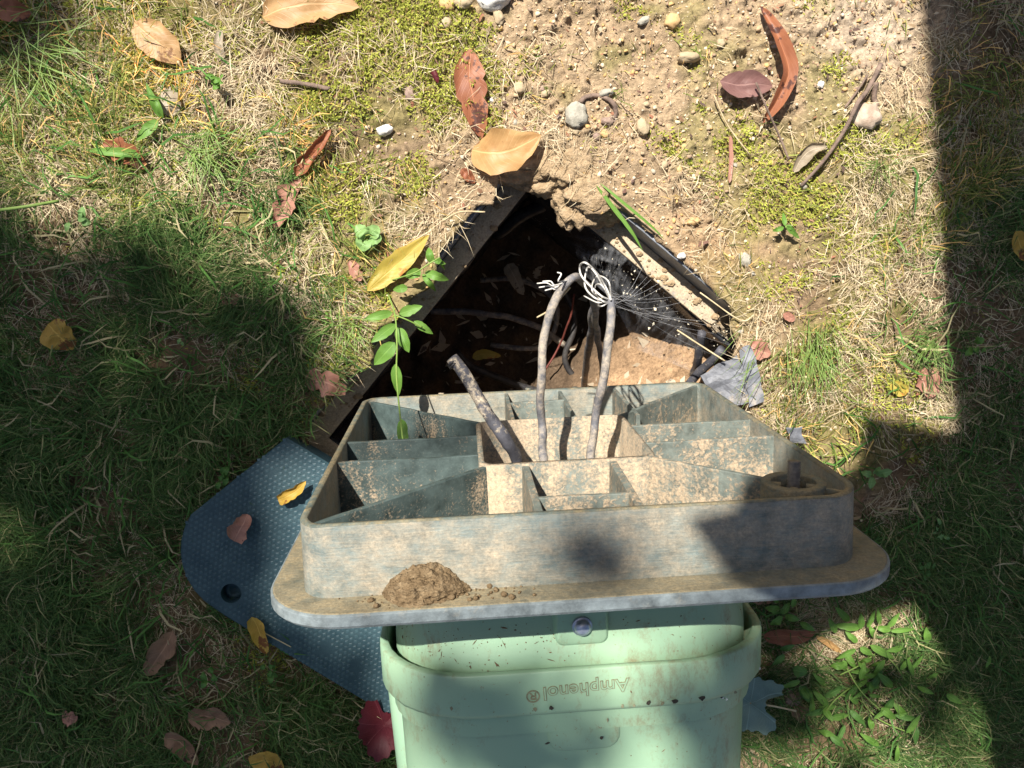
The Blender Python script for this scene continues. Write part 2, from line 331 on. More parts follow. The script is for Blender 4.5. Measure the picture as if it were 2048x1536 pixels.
# ------------------------------------------------------------------ the pit frame (buried square box, one corner pointing up the picture)
A0 = at(1069, 264); dl = (at(690, 754) - A0).normalized(); dr_ = (at(1486, 629) - A0).normalized()
bis = (dl + dr_).normalized(); per = Vector((-bis.y, bis.x, 0))
if per.dot(dr_) < 0: per = -per
EL = (bis - per).normalized(); ER = (bis + per).normalized()       # along the left rim, along the right rim
SIDE = 0.47
def pit(u, v, z=0.0): return Vector((A0.x, A0.y, 0)) + EL * u + ER * v + Vector((0, 0, z))   # u along left side, v along right side

# ------------------------------------------------------------------ ground cover tables, one digit per 128 px of the photograph
def table(s):
    return np.array([[int(c) for c in row] for row in s.split()], float) / 9
T_GREEN = table("""5543332111101134 7754322111101245 7877631000012355 7788742000012356 8887743000023466 9988754000033467
9998765000034568 9998865000045678 9998865000056788 9999877600667888 9999987600778888 9999988700787788""")
T_STRAW = table("""4566655554444577 5777766665555777 6776677665556887 5666677655567886 3345677655688986 3345666555788986
3333455555899986 3333455555889875 3345455555788775 3334444555777664 3333434555666654 2333334555655554""")
T_MOSS = table("""2444468411212210 2454468721223331 1433355301278741 1233344200135530 0123444000023430 0012343000014430
0012330000012420 0001350000012310 0002442000001100 0001442000001100 0000220000001100 0000110000001100""")
T_SOIL = table("""0112235787788962 0012346888788852 1112357888888542 0112356888875422 0011245888875322 0011134888864322
0011133888754322 0001122888865432 0001122888865432 0001122888654321 0001111888543211 0000111888543211""")
def lookup(T, px, py):
    x = np.clip(px / 128 - 0.5, 0, 14.999); y = np.clip(py / 128 - 0.5, 0, 10.999)
    i = x.astype(int); j = y.astype(int); fx = x - i; fy = y - j
    return (T[j, i] * (1 - fx) + T[j, i + 1] * fx) * (1 - fy) + (T[j + 1, i] * (1 - fx) + T[j + 1, i + 1] * fx) * fy
def inside(px, py, poly):
    r = np.zeros(len(px), bool); k = len(poly)
    for i in range(k):
        x1, y1 = poly[i]; x2, y2 = poly[(i + 1) % k]
        c = ((y1 > py) != (y2 > py)) & (px < (x2 - x1) * (py - y1) / (y2 - y1 + 1e-12) + x1); r ^= c
    return r
HOLE_PX = [(1000, 354), (1030, 326), (1062, 312), (1100, 318), (1128, 342), (1146, 372), (1152, 402), (1170, 428), (1205, 430), (1226, 414), (1250, 424), (1395, 549), (1452, 604), (1470, 632), (1458, 652), (1474, 682), (1466, 712), (1490, 748), (1486, 800), (1510, 860)]
HOLE = [tuple(at(*q).xy) for q in HOLE_PX] + [tuple(pit(SIDE * .55, SIDE).xy), tuple(pit(SIDE, SIDE).xy), tuple(pit(SIDE, 0).xy)] + [tuple(pit(SIDE * (1 - f), (.010 + .012 * math.sin(f * 37) * math.sin(f * 11 + 1)) if not .62 < f < .80 else .002).xy) for f in [i / 40 for i in range(1, 33)]]
COVER_PX = [(578, 886), (366, 1150), (376, 1190), (800, 1415), (900, 1400), (900, 1100), (700, 950)]
COVERW = [tuple(at(*q).xy) for q in COVER_PX]

# ------------------------------------------------------------------ ground sheet: fine in view, coarse out to the horizon
def axis(a, b, step, far):
    c = np.arange(a, b + step / 2, step); k = np.array([0.02, 0.06, 0.15, 0.4, 1, 3, 8, 20, 60]) ; k = k[k < far]
    return np.concatenate([(a - k)[::-1], c, b + k])
gx = axis(-0.86, 0.80, 0.0025, 80); gy = axis(-0.62, 0.66, 0.0025, 80)
GX, GY = np.meshgrid(gx, gy); X = GX.ravel(); Y = GY.ravel(); XY = np.stack([X, Y], 1)
PP = to_px(XY)
PP = np.clip(PP, -3000, 6000)
soil = lookup(T_SOIL, PP[:, 0], PP[:, 1]); moss_d = lookup(T_MOSS, PP[:, 0], PP[:, 1])
def ground_h(x, y, soil):
    near = (np.abs(x) < 1.2) & (np.abs(y) < 1.2)
    h = 0.020 * (fbm(x * 7, y * 7, 3, 3) - 0.5) + 0.010 * (fbm(x * 32, y * 32, 3, 9) - 0.5)
    crumb = fbm(x * 95, y * 95, 3, 21)
    h = h + (0.0105 * np.maximum(0, crumb - 0.5) * 2 + 0.0045 * (fbm(x * 190, y * 190, 3, 31) - 0.5)) * (0.3 + soil)
    return np.where(near, h, 0)
Z = ground_h(X, Y, soil)
# sink / snap round the pit
ins = inside(X, Y, HOLE)
def snap(px, py, poly):
    best = np.full(len(px), 1e9); bx = px.copy(); by = py.copy()
    for i in range(len(poly)):
        (x1, y1), (x2, y2) = poly[i], poly[(i + 1) % len(poly)]
        dx, dy = x2 - x1, y2 - y1; t = np.clip(((px - x1) * dx + (py - y1) * dy) / (dx * dx + dy * dy), 0, 1)
        qx, qy = x1 + dx * t, y1 + dy * t; d = np.hypot(px - qx, py - qy); m = d < best
        best[m] = d[m]; bx[m] = qx[m]; by[m] = qy[m]
    return bx, by, best
nearm = (np.abs(X) < 0.9) & (np.abs(Y) < 0.9)
dist = np.full(len(X), 1.0); sx = X.copy(); sy = Y.copy()
a_, b_, c_ = snap(X[nearm], Y[nearm], HOLE); sx[nearm] = a_; sy[nearm] = b_; dist[nearm] = c_
Z = np.where(~ins & (dist < 0.03), Z * (dist / 0.03) + 0.004 * (1 - dist / 0.03), Z)
jx = 0.003 * (vnoise(X * 160, Y * 160, 77) - .5); jy = 0.003 * (vnoise(X * 160, Y * 160, 78) - .5)
rowi = np.arange(len(gx) * len(gy)).reshape(len(gy), len(gx))
q = np.stack([rowi[:-1, :-1], rowi[:-1, 1:], rowi[1:, 1:], rowi[1:, :-1]], -1).reshape(-1, 4)
q = q[~ins[q].all(1)]
VX = np.where(ins, sx + jx, X); VY = np.where(ins, sy + jy, Y); VZ = np.where(ins, -0.004 + .004 * vnoise(X * 90, Y * 90, 5), Z)
big = fbm(X * 11, Y * 11, 4, 41)[:, None]; fine = fbm(X * 60, Y * 60, 3, 51)[:, None]
c_soil = np.array([0.37, 0.27, 0.168]); c_dark = np.array([0.17, 0.115, 0.065]); c_sand = np.array([0.46, 0.365, 0.265]); c_orange = np.array([0.36, 0.23, 0.122])
sw = np.clip((soil[:, None] - 0.25) * 1.6 + (big - 0.5) * 1.2, 0, 1)
col = c_dark * (1 - sw) + c_soil * sw
sand = np.exp(-(((PP[:, 0] - 1740) / 130) ** 2 + ((PP[:, 1] - 60) / 110) ** 2))[:, None]
oran = np.exp(-(((PP[:, 0] - 1440) / 110) ** 2 + ((PP[:, 1] - 510) / 90) ** 2))[:, None]
col = col * (1 - sand) + c_sand * sand; col = col * (1 - 0.7 * oran) + c_orange * 0.7 * oran
dk = np.exp(-(((PP[:, 0] - 640) / 110) ** 2 + ((PP[:, 1] - 270) / 90) ** 2))[:, None]
col = col * (1 - 0.6 * dk) + c_dark * 0.75 * 0.6 * dk
col = col * (0.72 + 0.56 * fine)
mfac = np.clip((moss_d[:, None] * 1.5 + (fbm(X * 20, Y * 20, 3, 61)[:, None] - 0.66) * 2.6), 0, 0.5)
col = col * (1 - mfac) + np.array([0.20, 0.19, 0.055]) * mfac
ground = fast_mesh('ground', np.stack([VX, VY, VZ], 1), q, np.zeros((0, 3), int), M_SOIL, col, True); tag(ground, kind='structure')
GF_X, GF_Y = gx, gy; GZ = Z.reshape(len(gy), len(gx))
def gz(x, y):
    i = np.clip(np.searchsorted(gx, x) - 1, 0, len(gx) - 2); j = np.clip(np.searchsorted(gy, y) - 1, 0, len(gy) - 2)
    return GZ[j, i]
def gat(px, py, dz=0.0):
    p = at(px, py); p = at(px, py, float(gz(np.array([p.x]), np.array([p.y]))[0]) + dz); return p

# ------------------------------------------------------------------ buried box
T = 0.006
box = empty('buried_box', pit(SIDE / 2, SIDE / 2, -0.42), 'black plastic buried cable box with a dusty ledge, open at its top corner', 'cable box')
def ring(o0, o1, z0, z1, steps=26, jit=0.0):
    """square ring between inset o0 and o1, from height z0 (top) to z1, closed"""
    loops = []
    for ins_, z in ((o0, z0), (o1, z0), (o1, z1), (o0, z1)):
        lp = []
        cs = [(ins_, ins_), (SIDE - ins_, ins_), (SIDE - ins_, SIDE - ins_), (ins_, SIDE - ins_)]
        for k in range(4):
            (a, b), (c, d) = cs[k], cs[(k + 1) % 4]
            for s in range(steps):
                f = s / steps; uu, vv = a + (c - a) * f, b + (d - b) * f
                t_ = max(0, min(1, (vv - .315) / .05)) if uu < .045 else 0
                lp.append(pit(uu, vv, z + (random.random() - .5) * jit - .045 * t_ * t_ * (3 - 2 * t_)))
        loops.append(lp)
    n_ = len(loops[0]); V = sum(loops, []); F = []
    for k in range(4):
        for s in range(n_):
            a = k * n_ + s; b = k * n_ + (s + 1) % n_; c = ((k + 1) % 4) * n_ + (s + 1) % n_; d = ((k + 1) % 4) * n_ + s
            F.append((a, b, c, d))
    return V, F
bevel(world_part(mesh('rim', *ring(0.0, T, -0.005, -0.053, 26, 0.002), M_RIM, None, False, True), box), 0.0012)
bevel(world_part(mesh('ledge', *ring(T + 0.0005, 0.033, -0.048, -0.056, 26, 0.0015), M_LEDGE, None, False, True), box), 0.002)
for k in range(4):
    cs = [(0.031, 0.031), (SIDE - 0.031, 0.031), (SIDE - 0.031, SIDE - 0.031), (0.031, SIDE - 0.031)]
    (a, b), (c, d) = cs[k], cs[(k + 1) % 4]; V, F = [], []
    out = [(0, -1), (1, 0), (0, 1), (-1, 0)][k]
    zs_ = [-0.058 - .39 * t / 22 for t in range(23)]; nz_ = len(zs_)
    for i in range(61):
        for z in zs_:
            f = i / 60; bow = 0.006 * math.sin(f * math.pi) * (1 if z < -0.1 else 0); p_ = pit(a + (c - a) * f, b + (d - b) * f)
            bow += min(1, (-z - .046) * 14) * (.010 * mnoise.fractal(Vector((f * 5 + k * 9, z * 11, 1)), 1, 2, 3) + .005 * abs(mnoise.noise(Vector((f * 15 + z * 22, z * 9, k)))))
            V.append(pit(a + (c - a) * f + out[0] * bow, b + (d - b) * f + out[1] * bow, z))
    for i in range(60):
        for j in range(nz_ - 1): F.append((i * nz_ + j, i * nz_ + j + 1, i * nz_ + j + nz_ + 1, i * nz_ + j + nz_))
    wl = world_part(mesh('wall', V, F, M_BLACK, None, True, True), box); sm_ = wl.modifiers.new('solid', 'SOLIDIFY'); sm_.thickness = 0.005; sm_.offset = 0

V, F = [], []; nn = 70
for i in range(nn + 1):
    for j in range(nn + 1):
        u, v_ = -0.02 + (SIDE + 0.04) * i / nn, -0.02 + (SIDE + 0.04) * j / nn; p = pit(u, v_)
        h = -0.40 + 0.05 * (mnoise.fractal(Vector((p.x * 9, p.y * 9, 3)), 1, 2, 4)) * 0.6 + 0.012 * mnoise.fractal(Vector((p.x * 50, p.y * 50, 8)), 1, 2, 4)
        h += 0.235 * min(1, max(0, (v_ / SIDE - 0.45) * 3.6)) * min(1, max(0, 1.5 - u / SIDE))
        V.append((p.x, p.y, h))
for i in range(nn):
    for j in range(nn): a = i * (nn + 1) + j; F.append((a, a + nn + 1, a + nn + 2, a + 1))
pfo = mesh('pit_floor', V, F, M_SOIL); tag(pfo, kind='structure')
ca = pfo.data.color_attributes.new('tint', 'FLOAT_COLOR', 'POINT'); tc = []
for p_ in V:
    lit_tone = min(1, max(.20, (p_[2] + .33) * 9 + .5 * mnoise.noise(Vector((p_[0] * 25, p_[1] * 25, 0))))); f = .75 + .5 * (mnoise.fractal(Vector((p_[0] * 70, p_[1] * 70, 4)), 1, 2, 4) * .5 + .5)  # low floor painted near black for pit shade, mound paler for sun
    tc += [f * (.040 + .37 * lit_tone), f * (.031 + .235 * lit_tone), f * (.024 + .13 * lit_tone), 1]
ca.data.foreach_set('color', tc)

# ------------------------------------------------------------------ the tipped pedestal with its ribbed base, one thing
ped = empty('utility_pedestal', None, 'pale green telecom pedestal tipped over, its dusty ribbed base standing on edge', 'utility pedestal', None, BASE.copy())
H = 0.2; D = 0.052; FL = 0.2265; FT = 0.0105
def rrect(hx, hz, r, k=7, rr=None):
    pts = []
    rs = rr or (r, r, r, r)
    for (sx_, sz_, a0), rad in zip(((1, 1, 0), (-1, 1, 90), (-1, -1, 180), (1, -1, 270)), rs):
        for i in range(k + 1):
            a = R(a0 + 90 * i / k); pts.append((sx_ * (hx - rad) + rad * math.cos(a), sz_ * (hz - rad) + rad * math.sin(a)))
    return pts
def sweep(loops, closed=True):
    """loops of equal length, bridged in order; closed joins last to first"""
    k = len(loops[0]); V = sum([list(x) for x in loops], []); F = []
    m = len(loops)
    for i in range(m if closed else m - 1):
        for s in range(k):
            a = i * k + s; b = i * k + (s + 1) % k; j = (i + 1) % m
            F.append((a, b, j * k + (s + 1) % k, j * k + s))
    return V, F
RR = (0.030, 0.022, 0.02, 0.02)
o_ = rrect(H, H, 0, 7, RR); i_ = rrect(H - 0.0055, H - 0.0055, 0, 7, tuple(r - 0.0055 for r in RR))
sk_loops = [[(x * 1.006, -D, z * 1.006) for x, z in o_], [(x, -0.0012, z) for x, z in o_], [(x * 0.997, 0, z * 0.997) for x, z in o_], [(x * 1.003, 0, z * 1.003) for x, z in i_], [(x, -0.0012, z) for x, z in i_], [(x, -D, z) for x, z in i_]]
# the lip of the skirt is worn and a little uneven
sk_loops = [[(x, y + (0.0012 * mnoise.noise(Vector((x * 60, z * 60, 1))) if y > -0.01 else 0), z) for x, y, z in lp] for lp in sk_loops]
fo = rrect(FL, FL, 0.056, 10); fi = rrect(0.079, 0.079, 0.012, 10)
base = mesh('base_plate', *sweep([[(x * .994, -D - FT, z * .994) for x, z in fo], [(x, -D - FT, z) for x, z in fi], [(x, -D, z) for x, z in fi], [(x * 0.99, -D, z * 0.99) for x, z in fo], [(x * 0.994, -D - .0006, z * 0.994) for x, z in fo]], False), M_FLANGE, ped, False)
mesh('plate_edge', *sweep([[(x * .9938, -D - .0004, z * .9938) for x, z in fo], [(x * .9992, -D - .0010, z * .9992) for x, z in fo], [(x, -D - .0018, z) for x, z in fo], [(x, -D - FT + .002, z) for x, z in fo], [(x * .994, -D - FT - .0002, z * .994) for x, z in fo]], False), M_PEDGE, base, False)
so = mesh('skirt', *sweep(sk_loops, False), M_SKIRT, base)
mesh('skirt_lip', *sweep([[(x * 1.0005, y + 0.0004, z * 1.0005) for x, y, z in lp] for lp in sk_loops[1:5]], False), M_EDGE, base)
def rib(p, q, mat, th=0.0042, y0=-0.0015, y1=-D, taper=1.35, name='rib'):
    (x1, z1), (x2, z2) = p, q; d = Vector((x2 - x1, z2 - z1)); L_ = d.length; d /= L_; nx, nz = -d.y, d.x; V, F = [], []
    k = max(2, int(L_ / 0.02))
    for i in range(k + 1):
        f = i / k; x = x1 + d.x * L_ * f; z = z1 + d.y * L_ * f; wob = 0.0012 * mnoise.noise(Vector((x * 30, z * 30, 5)))
        for sgn in (1, -1):
            for y, t_ in ((y1, th * taper), (y0 - 0.0008, th), (y0 + wob, th * 0.75)):
                V.append((x + nx * t_ / 2 * sgn, y, z + nz * t_ / 2 * sgn))
    for i in range(k):
        a = i * 6; b = a + 6
        F += [(a, a + 1, b + 1, b), (a + 1, a + 2, b + 2, b + 1), (a + 2, a + 5, b + 5, b + 2), (a + 5, a + 4, b + 4, b + 5), (a + 4, a + 3, b + 3, b + 4)]
    F += [(0, 3, 4, 1), (1, 4, 5, 2)]; e = k * 6; F += [(e, e + 1, e + 4, e + 3), (e + 1, e + 2, e + 5, e + 4)]
    return mesh(name, V, F, mat, base, False)
B = on_base
hole = [(954, 843), (1243, 827), (1309, 914), (964, 928)]
hp = [B(*q) for q in hole]
hx0 = (hp[0][0] + hp[3][0]) / 2; hx1 = (hp[1][0] + hp[2][0]) / 2; hz0 = (hp[0][1] + hp[1][1]) / 2; hz1 = (hp[2][1] + hp[3][1]) / 2
hcx, hcz = (hx0 + hx1) / 2, (hz0 + hz1) / 2
# collar round the cable opening
ho = [(hcx + x, hcz + z) for x, z in rrect((hx1 - hx0) / 2 + 0.002, (hz1 - hz0) / 2 + 0.002, 0.013)]
hi = [(hcx + x, hcz + z) for x, z in rrect((hx1 - hx0) / 2 - 0.0025, (hz1 - hz0) / 2 - 0.0025, 0.0095)]
mesh('cable_opening', *sweep([[(x, -D, z) for x, z in ho], [(x, -0.001, z) for x, z in ho], [(x, 0.0, z) for x, z in hi], [(x, -0.075, z) for x, z in hi]], False), M_DUST_HEAVY, base)
e = 0.197
zB, zC = B(800, 876)[1], B(800, 914)[1]
rib((-e, zB), (hx0 - .002, zB), M_DUST_LOW); rib((-e, zC), (hx0 - .002, zC), M_DUST_LOW)
zB2, zC2 = B(1400, 841)[1], B(1400, 876)[1]
rib((hx1 + .002, zB2), (e, zB2), M_DUST_MID); rib((hx1 + .002, zC2), (e, zC2), M_DUST_MID)
rib((-.192, .192), (hx0 + .004, hz1 - .003), M_DUST_LOW)                            # diagonals to the corners
rib((-.19, -.188), (hx0 + .004, hz0 + .003), M_DUST_LOW)
rib((.19, -.188), (hx1 - .004, hz0 + .003), M_DUST_MID)
bc = B(1587, 962); bcv = Vector(bc); cr = Vector((hx1 - .004, hz1 - .002)); kn = Vector(B(1440, 935))
rib(tuple(cr), tuple(kn), M_DUST_HEAVY); rib(tuple(kn), tuple(bcv + (kn - bcv).normalized() * 0.021), M_DUST_MID)
cn = Vector((.188, .186)); rib(tuple(bcv + (cn - bcv).normalized() * 0.021), tuple(cn), M_EDGE)
for px_t, px_b in (((1052, 931), (1085, 1042)), ((1229, 922), (1295, 1030))):      # uprights between opening and raised edge
    rib((B(*px_t)[0], hz1), (B(*px_b)[0], e), M_DUST_MID, 0.006)
for px_t in ((1018, 806), (1132, 800), (1245, 792)):                               # and down to the far edge
    rib((B(*px_t)[0], hz0), (B(*px_t)[0], -e), M_DUST_MID)
xa, xb = B(1065, 988)[0], B(1262, 982)[0]; zz = B(1160, 986)[1]; rib((xa, zz), (xb, zz), M_DUST_MID)
zz = B(1070, 800)[1]; rib((B(1018, 806)[0], zz), (B(1132, 800)[0], zz), M_DUST_MID)
# low strengthening posts on the ribs
for q_, dx in (((882, 778), 0), ((1056, 768), 0), ((1150, 766), 0)):
    x, z = B(*q_); mesh('post', [(x + .0034 * math.cos(a), y, z + .0034 * math.sin(a)) for y in (-D, -0.009, -0.005) for a in [i * math.pi / 4 for i in range(8)]],
         [(k * 8 + i, k * 8 + (i + 1) % 8, (k + 1) * 8 + (i + 1) % 8, (k + 1) * 8 + i) for k in range(2) for i in range(8)] + [tuple(range(16, 24))], M_DUST_MID, base)
# floor of the cells stands on the plate; screw boss with a threaded rod
bo = [];
for rr_, y in ((0.0235, -D), (0.0235, -0.001), (0.0225, 0), (0.0165, 0), (0.016, -0.001), (0.016, -D)):
    bo.append([(bc[0] + rr_ * math.cos(a), y, bc[1] + rr_ * math.sin(a)) for a in [i * math.pi / 14 for i in range(28)]])
boss = mesh('screw_boss', *sweep(bo, False), M_EDGE, base)
for k in range(4):
    a = k * math.pi / 2 + 0.35; rib((bc[0] + .0175 * math.cos(a), bc[1] + .0175 * math.sin(a)), (bc[0] + .009 * math.cos(a), bc[1] + .009 * math.sin(a)), M_EDGE, 0.006, -0.002, -0.04, 1.0, 'boss_tab')
rodl = []; yy = -0.045
while yy < 0.016:
    for rr_ in (0.0041, 0.0050):
        rodl.append([(bc[0] + rr_ * math.cos(a), yy, bc[1] + rr_ * math.sin(a)) for a in [i * math.pi / 6 for i in range(12)]]); yy += 0.0014
V, F = sweep(rodl, False); F.append(tuple(range(len(V) - 12, len(V)))); mesh('threaded_rod', V, F, M_ROD, base)

# pedestal body: lower stanchion, collar, cover
def psec(y, hw, hh, r, zc=0.0, k=9, dent=0.0):
    return [(x * XS + DX, y, z + zc) for x, z in rrect(hw, hh, r, k)]
PB = -D - FT
CY = on_base_z(1150, 1338, 0.14).y                # where the collar begins, on the top face
CE = on_base_z(1150, 1428, 0.142).y               # where it ends
HW = 0.1415; XS = 1.195; DX = .003
st = [psec(PB, .126, .118, .05), psec(PB - .02, .127, .118, .055), psec(PB - .045, .1275, .119, .06), psec(CY + .022, .129, .121, .062), psec(CY + .010, .130, .128, .066), psec(CY - .002, .1305, .1305, .068), psec(CY - .06, .1305, .1305, .068)]
stan = mesh('stanchion', *sweep(st, False), M_GREEN, ped)
# raised bolt panel on the stanchion
bx, _by = on_base_z(1163, 1248, .125).x, on_base_z(1163, 1248, .125).y
def pad(cx, w0, y0, y1, ztop, zbot, name, mat, par, tap=0.004, r=.008):
    L0 = []
    cy, hy = (y0 + y1) / 2, abs(y1 - y0) / 2
    for z, ex, rr_ in ((zbot, tap, r), (ztop - .0015, 0.001, r), (ztop, -.001, r)):
        L0.append([(cx + x, cy + y, z) for x, y in rrect(w0 + ex, hy + ex, r + ex / 2, 5)])
    V, F = sweep(L0, False); k = len(L0[0]); F.append(tuple(range(len(V) - k, len(V)))); return mesh(name, V, F, mat, par)
pad(bx, .020, PB + .001, CY + .014, .1275, .112, 'bolt_panel', M_GREEN, stan, .006, .006)
bl = []
for rr_, z in ((.0085, .1275), (.0085, .1292), (.0078, .1300), (.0072, .1300), (.0065, .1330), (.0045, .1350), (.0015, .1358)):
    bl.append([(bx + rr_ * math.cos(a), _by + rr_ * math.sin(a), z) for a in [i * math.pi / 10 for i in range(20)]])
V, F = sweep(bl, False); F.append(tuple(range(len(V) - 20, len(V)))); mesh('bolt', V, F, M_BOLT, stan)
# collar and cover in one moulding; wall thickness shows at the mouth
cv = [psec(CY - .06, HW - .0075, HW - .0075, .068), psec(CY - .001, HW - .0065, HW - .0065, .068), psec(CY, HW - .0055, HW - .0055, .069), psec(CY, HW - .001, HW - .001, .071), psec(CY - .0012, HW, HW, .072),
      psec(CE + .004, HW, HW, .072), psec(CE, HW - .0015, HW - .0015, .072), psec(CE - .003, HW - .008, HW - .008, .068), psec(CE - .008, HW - .011, HW - .011, .066)]
cv += [psec(CE - .05, HW - .012, HW - .012, .062), psec(CE - .2, HW - .014, HW - .014, .056), psec(CE - .42, HW - .018, HW - .018, .05), psec(CE - .43, HW - .024, HW - .024, .03)]
V, F = sweep(cv, False); kk = len(cv[0])
for i in range(len(V)):                            # slight warp of the old moulding, worn lower collar edge
    x, y, z = V[i]; q_ = mnoise.noise(Vector((x * 9, y * 9, z * 9))); e_ = mnoise.noise(Vector((x * 90, 3, z * 90))) if abs(y - CE) < .002 else 0
    V[i] = (x * (1 + .004 * q_), y + .0012 * e_ + .0025 * mnoise.noise(Vector((x * 8, 0, z * 8))), z * (1 + .004 * q_))
F.append(tuple(range(len(V) - kk, len(V)))[::-1]); cover = mesh('cover', V, F, M_GREEN, ped)
pad(on_base_z(1168, 1460, .13).x, .029, CE - .001, on_base_z(1168, 1500, .133).y, HW - .0092, HW - .02, 'raised_panel', M_GREEN, cover, .006, .012)
# hinged rear half of the cover showing at the left
sl = [[(x - .010, y, z - .055) for x, y, z in psec(yv, hw, .075, .02)] for yv, hw in ((CE + .004, .137), (CE + .002, .139), (CE - .05, .138), (CE - .3, .131), (CE - .302, .12))]
mesh('rear_shell', *sweep(sl, False), M_GREEN, ped)
# dirt caught in the mouth gap
gp = [[(x, y, z) for x, y, z in psec(CY - .03, HW - .0064, HW - .0064, .068)], [(x, y, z) for x, y, z in psec(CY - .03, .1303, .1303, .068)]]
mesh('gap_dirt', *sweep(gp, False), M_DIRT_LINE, ped)
# moulded lettering, reads from the top of the pedestal
def text(body, size, px, name, off, z, mat, ext):
    cu = bpy.data.curves.new('lettering_curve', 'FONT'); cu.body = body; cu.size = size; cu.align_x = 'CENTER'; cu.align_y = 'CENTER'; cu.extrude = ext; cu.offset = off; cu.resolution_u = 4; cu.space_character = 1.02
    t_ = bpy.data.objects.new('lettering_tmp', cu); C.objects.link(t_); dg = bpy.context.evaluated_depsgraph_get(); me = bpy.data.meshes.new_from_object(t_.evaluated_get(dg))
    bpy.data.objects.remove(t_); me.materials.append(mat); o = bpy.data.objects.new(name, me); C.objects.link(o); o.parent = cover
    q_ = on_base_z(*px, z); o.location = (q_.x, q_.y, z); o.rotation_euler = (0, 0, R(180 + 2.6)); return o
text('Amphenol', .0165, (1172, 1377), 'lettering', .00045, HW + .0004, M_DIRT_LINE, .0003)
text('Amphenol', .0165, (1172, 1377), 'lettering', -.0002, HW + .0006, M_GREEN, .0005)
text('\u00ae', .0150, (1066, 1391), 'trademark_sign', .0001, HW + .0004, M_DIRT_LINE, .0003)
# chipped spots along the collar's lower edge
def chip(px, sx_, sy_, z, mat, par):
    c_ = on_base_z(*px, z); V = [(c_.x, c_.y, z)]; k = 9
    for i in range(k):
        a = 2 * math.pi * i / k; r_ = 0.6 + 0.6 * random.random(); V.append((c_.x + sx_ * r_ * math.cos(a), c_.y + sy_ * r_ * math.sin(a), z + .0003))
    mesh('chip', V, [(0, 1 + i, 1 + (i + 1) % k) for i in range(k)], mat, par)
for cx_, cy_, a_, b_ in ((903, 1417, 5, 9), (1070, 1418, 6, 8), (1103, 1416, 7, 9), (1245, 1412, 5, 7), (1268, 1411, 5, 7), (1297, 1405, 8, 11), (1325, 1406, 6, 9), (1350, 1402, 11, 9), (1403, 1396, 11, 9), (1470, 1384, 6, 5), (1203, 1475, 8, 6), (1095, 1486, 9, 4), (1215, 1440, 3, 8)):
    chip((cx_, cy_), a_ * .00026, b_ * .00028, HW + .0012 if cy_ < 1430 else HW - .0045, M_CHIP if a_ > 6 else M_DIRT_LINE, cover)

for k in range(26):
    f = random.random(); chip((1440 + 84 * f, 1398 - 70 * f ** 1.6 + random.uniform(-4, 4)), random.uniform(.0006, .0016), random.uniform(.0006, .0016), HW - .012 - .05 * f, M_FRAY if k % 3 else M_CHIP, cover)
bpy.context.view_layer.update()
CLUS = [(random.uniform(780, 1500), random.uniform(1220, 1530)) for _ in range(26)] + [(850, 1318), (920, 1325), (990, 1322), (1330, 1300), (1080, 1290), (830, 1290)]
def SPOT(x0, x1, y0, y1):
    while True:
        if random.random() < .3: x, y = random.uniform(x0, x1), random.uniform(y0, y1)
        else: q_ = random.choice(CLUS); x, y = q_[0] + random.gauss(0, 34), q_[1] + random.gauss(0, 7)
        if x0 < x < x1 and y0 < y < y1: return x, y
def specks(par, n_, x0, x1, y0, y1, name):
    pv, pf = [], []
    for k in range(n_):
        c_ = on_base_z(*SPOT(x0, x1, y0, y1), .125); ok_, hit, nrm, _ = par.ray_cast(Vector((c_.x, c_.y, .3)), Vector((0, 0, -1)))
        if not ok_ or nrm.z < .3: continue
        a = random.uniform(0, 6.28); L_ = .0005 + .0035 * random.random() ** 8; w_ = .0003 + .0005 * random.random() ** 3; t1 = Vector((math.cos(a), math.sin(a), 0)); t1 = (t1 - nrm * t1.dot(nrm)).normalized(); t2 = nrm.cross(t1); b0 = len(pv)
        for q_ in (-t1 * L_ + t2 * w_ * .3, -t1 * L_ * .3 - t2 * w_, t1 * L_ - t2 * w_ * .2, t1 * L_ * .4 + t2 * w_): pv.append(hit + q_ + nrm * (.0003 + .0003 * random.random()))
        pv.append(hit + nrm * .0012); pf += [(b0 + m, b0 + (m + 1) % 4, b0 + 4) for m in range(4)]
    tag(mesh(name, pv, pf, M_SPECK, par, False), kind='stuff')
M_SPECK = noisy('dirt_speck', [(0.3, (0.10, 0.06, 0.035)), (0.7, (0.26, 0.16, 0.09))], 60)
specks(stan, 70, 790, 1510, 1215, 1330, 'dirt_specks'); specks(stan, 70, 800, 1150, 1270, 1335, 'dirt_specks'); specks(cover, 40, 780, 1515, 1340, 1536, 'dirt_specks')
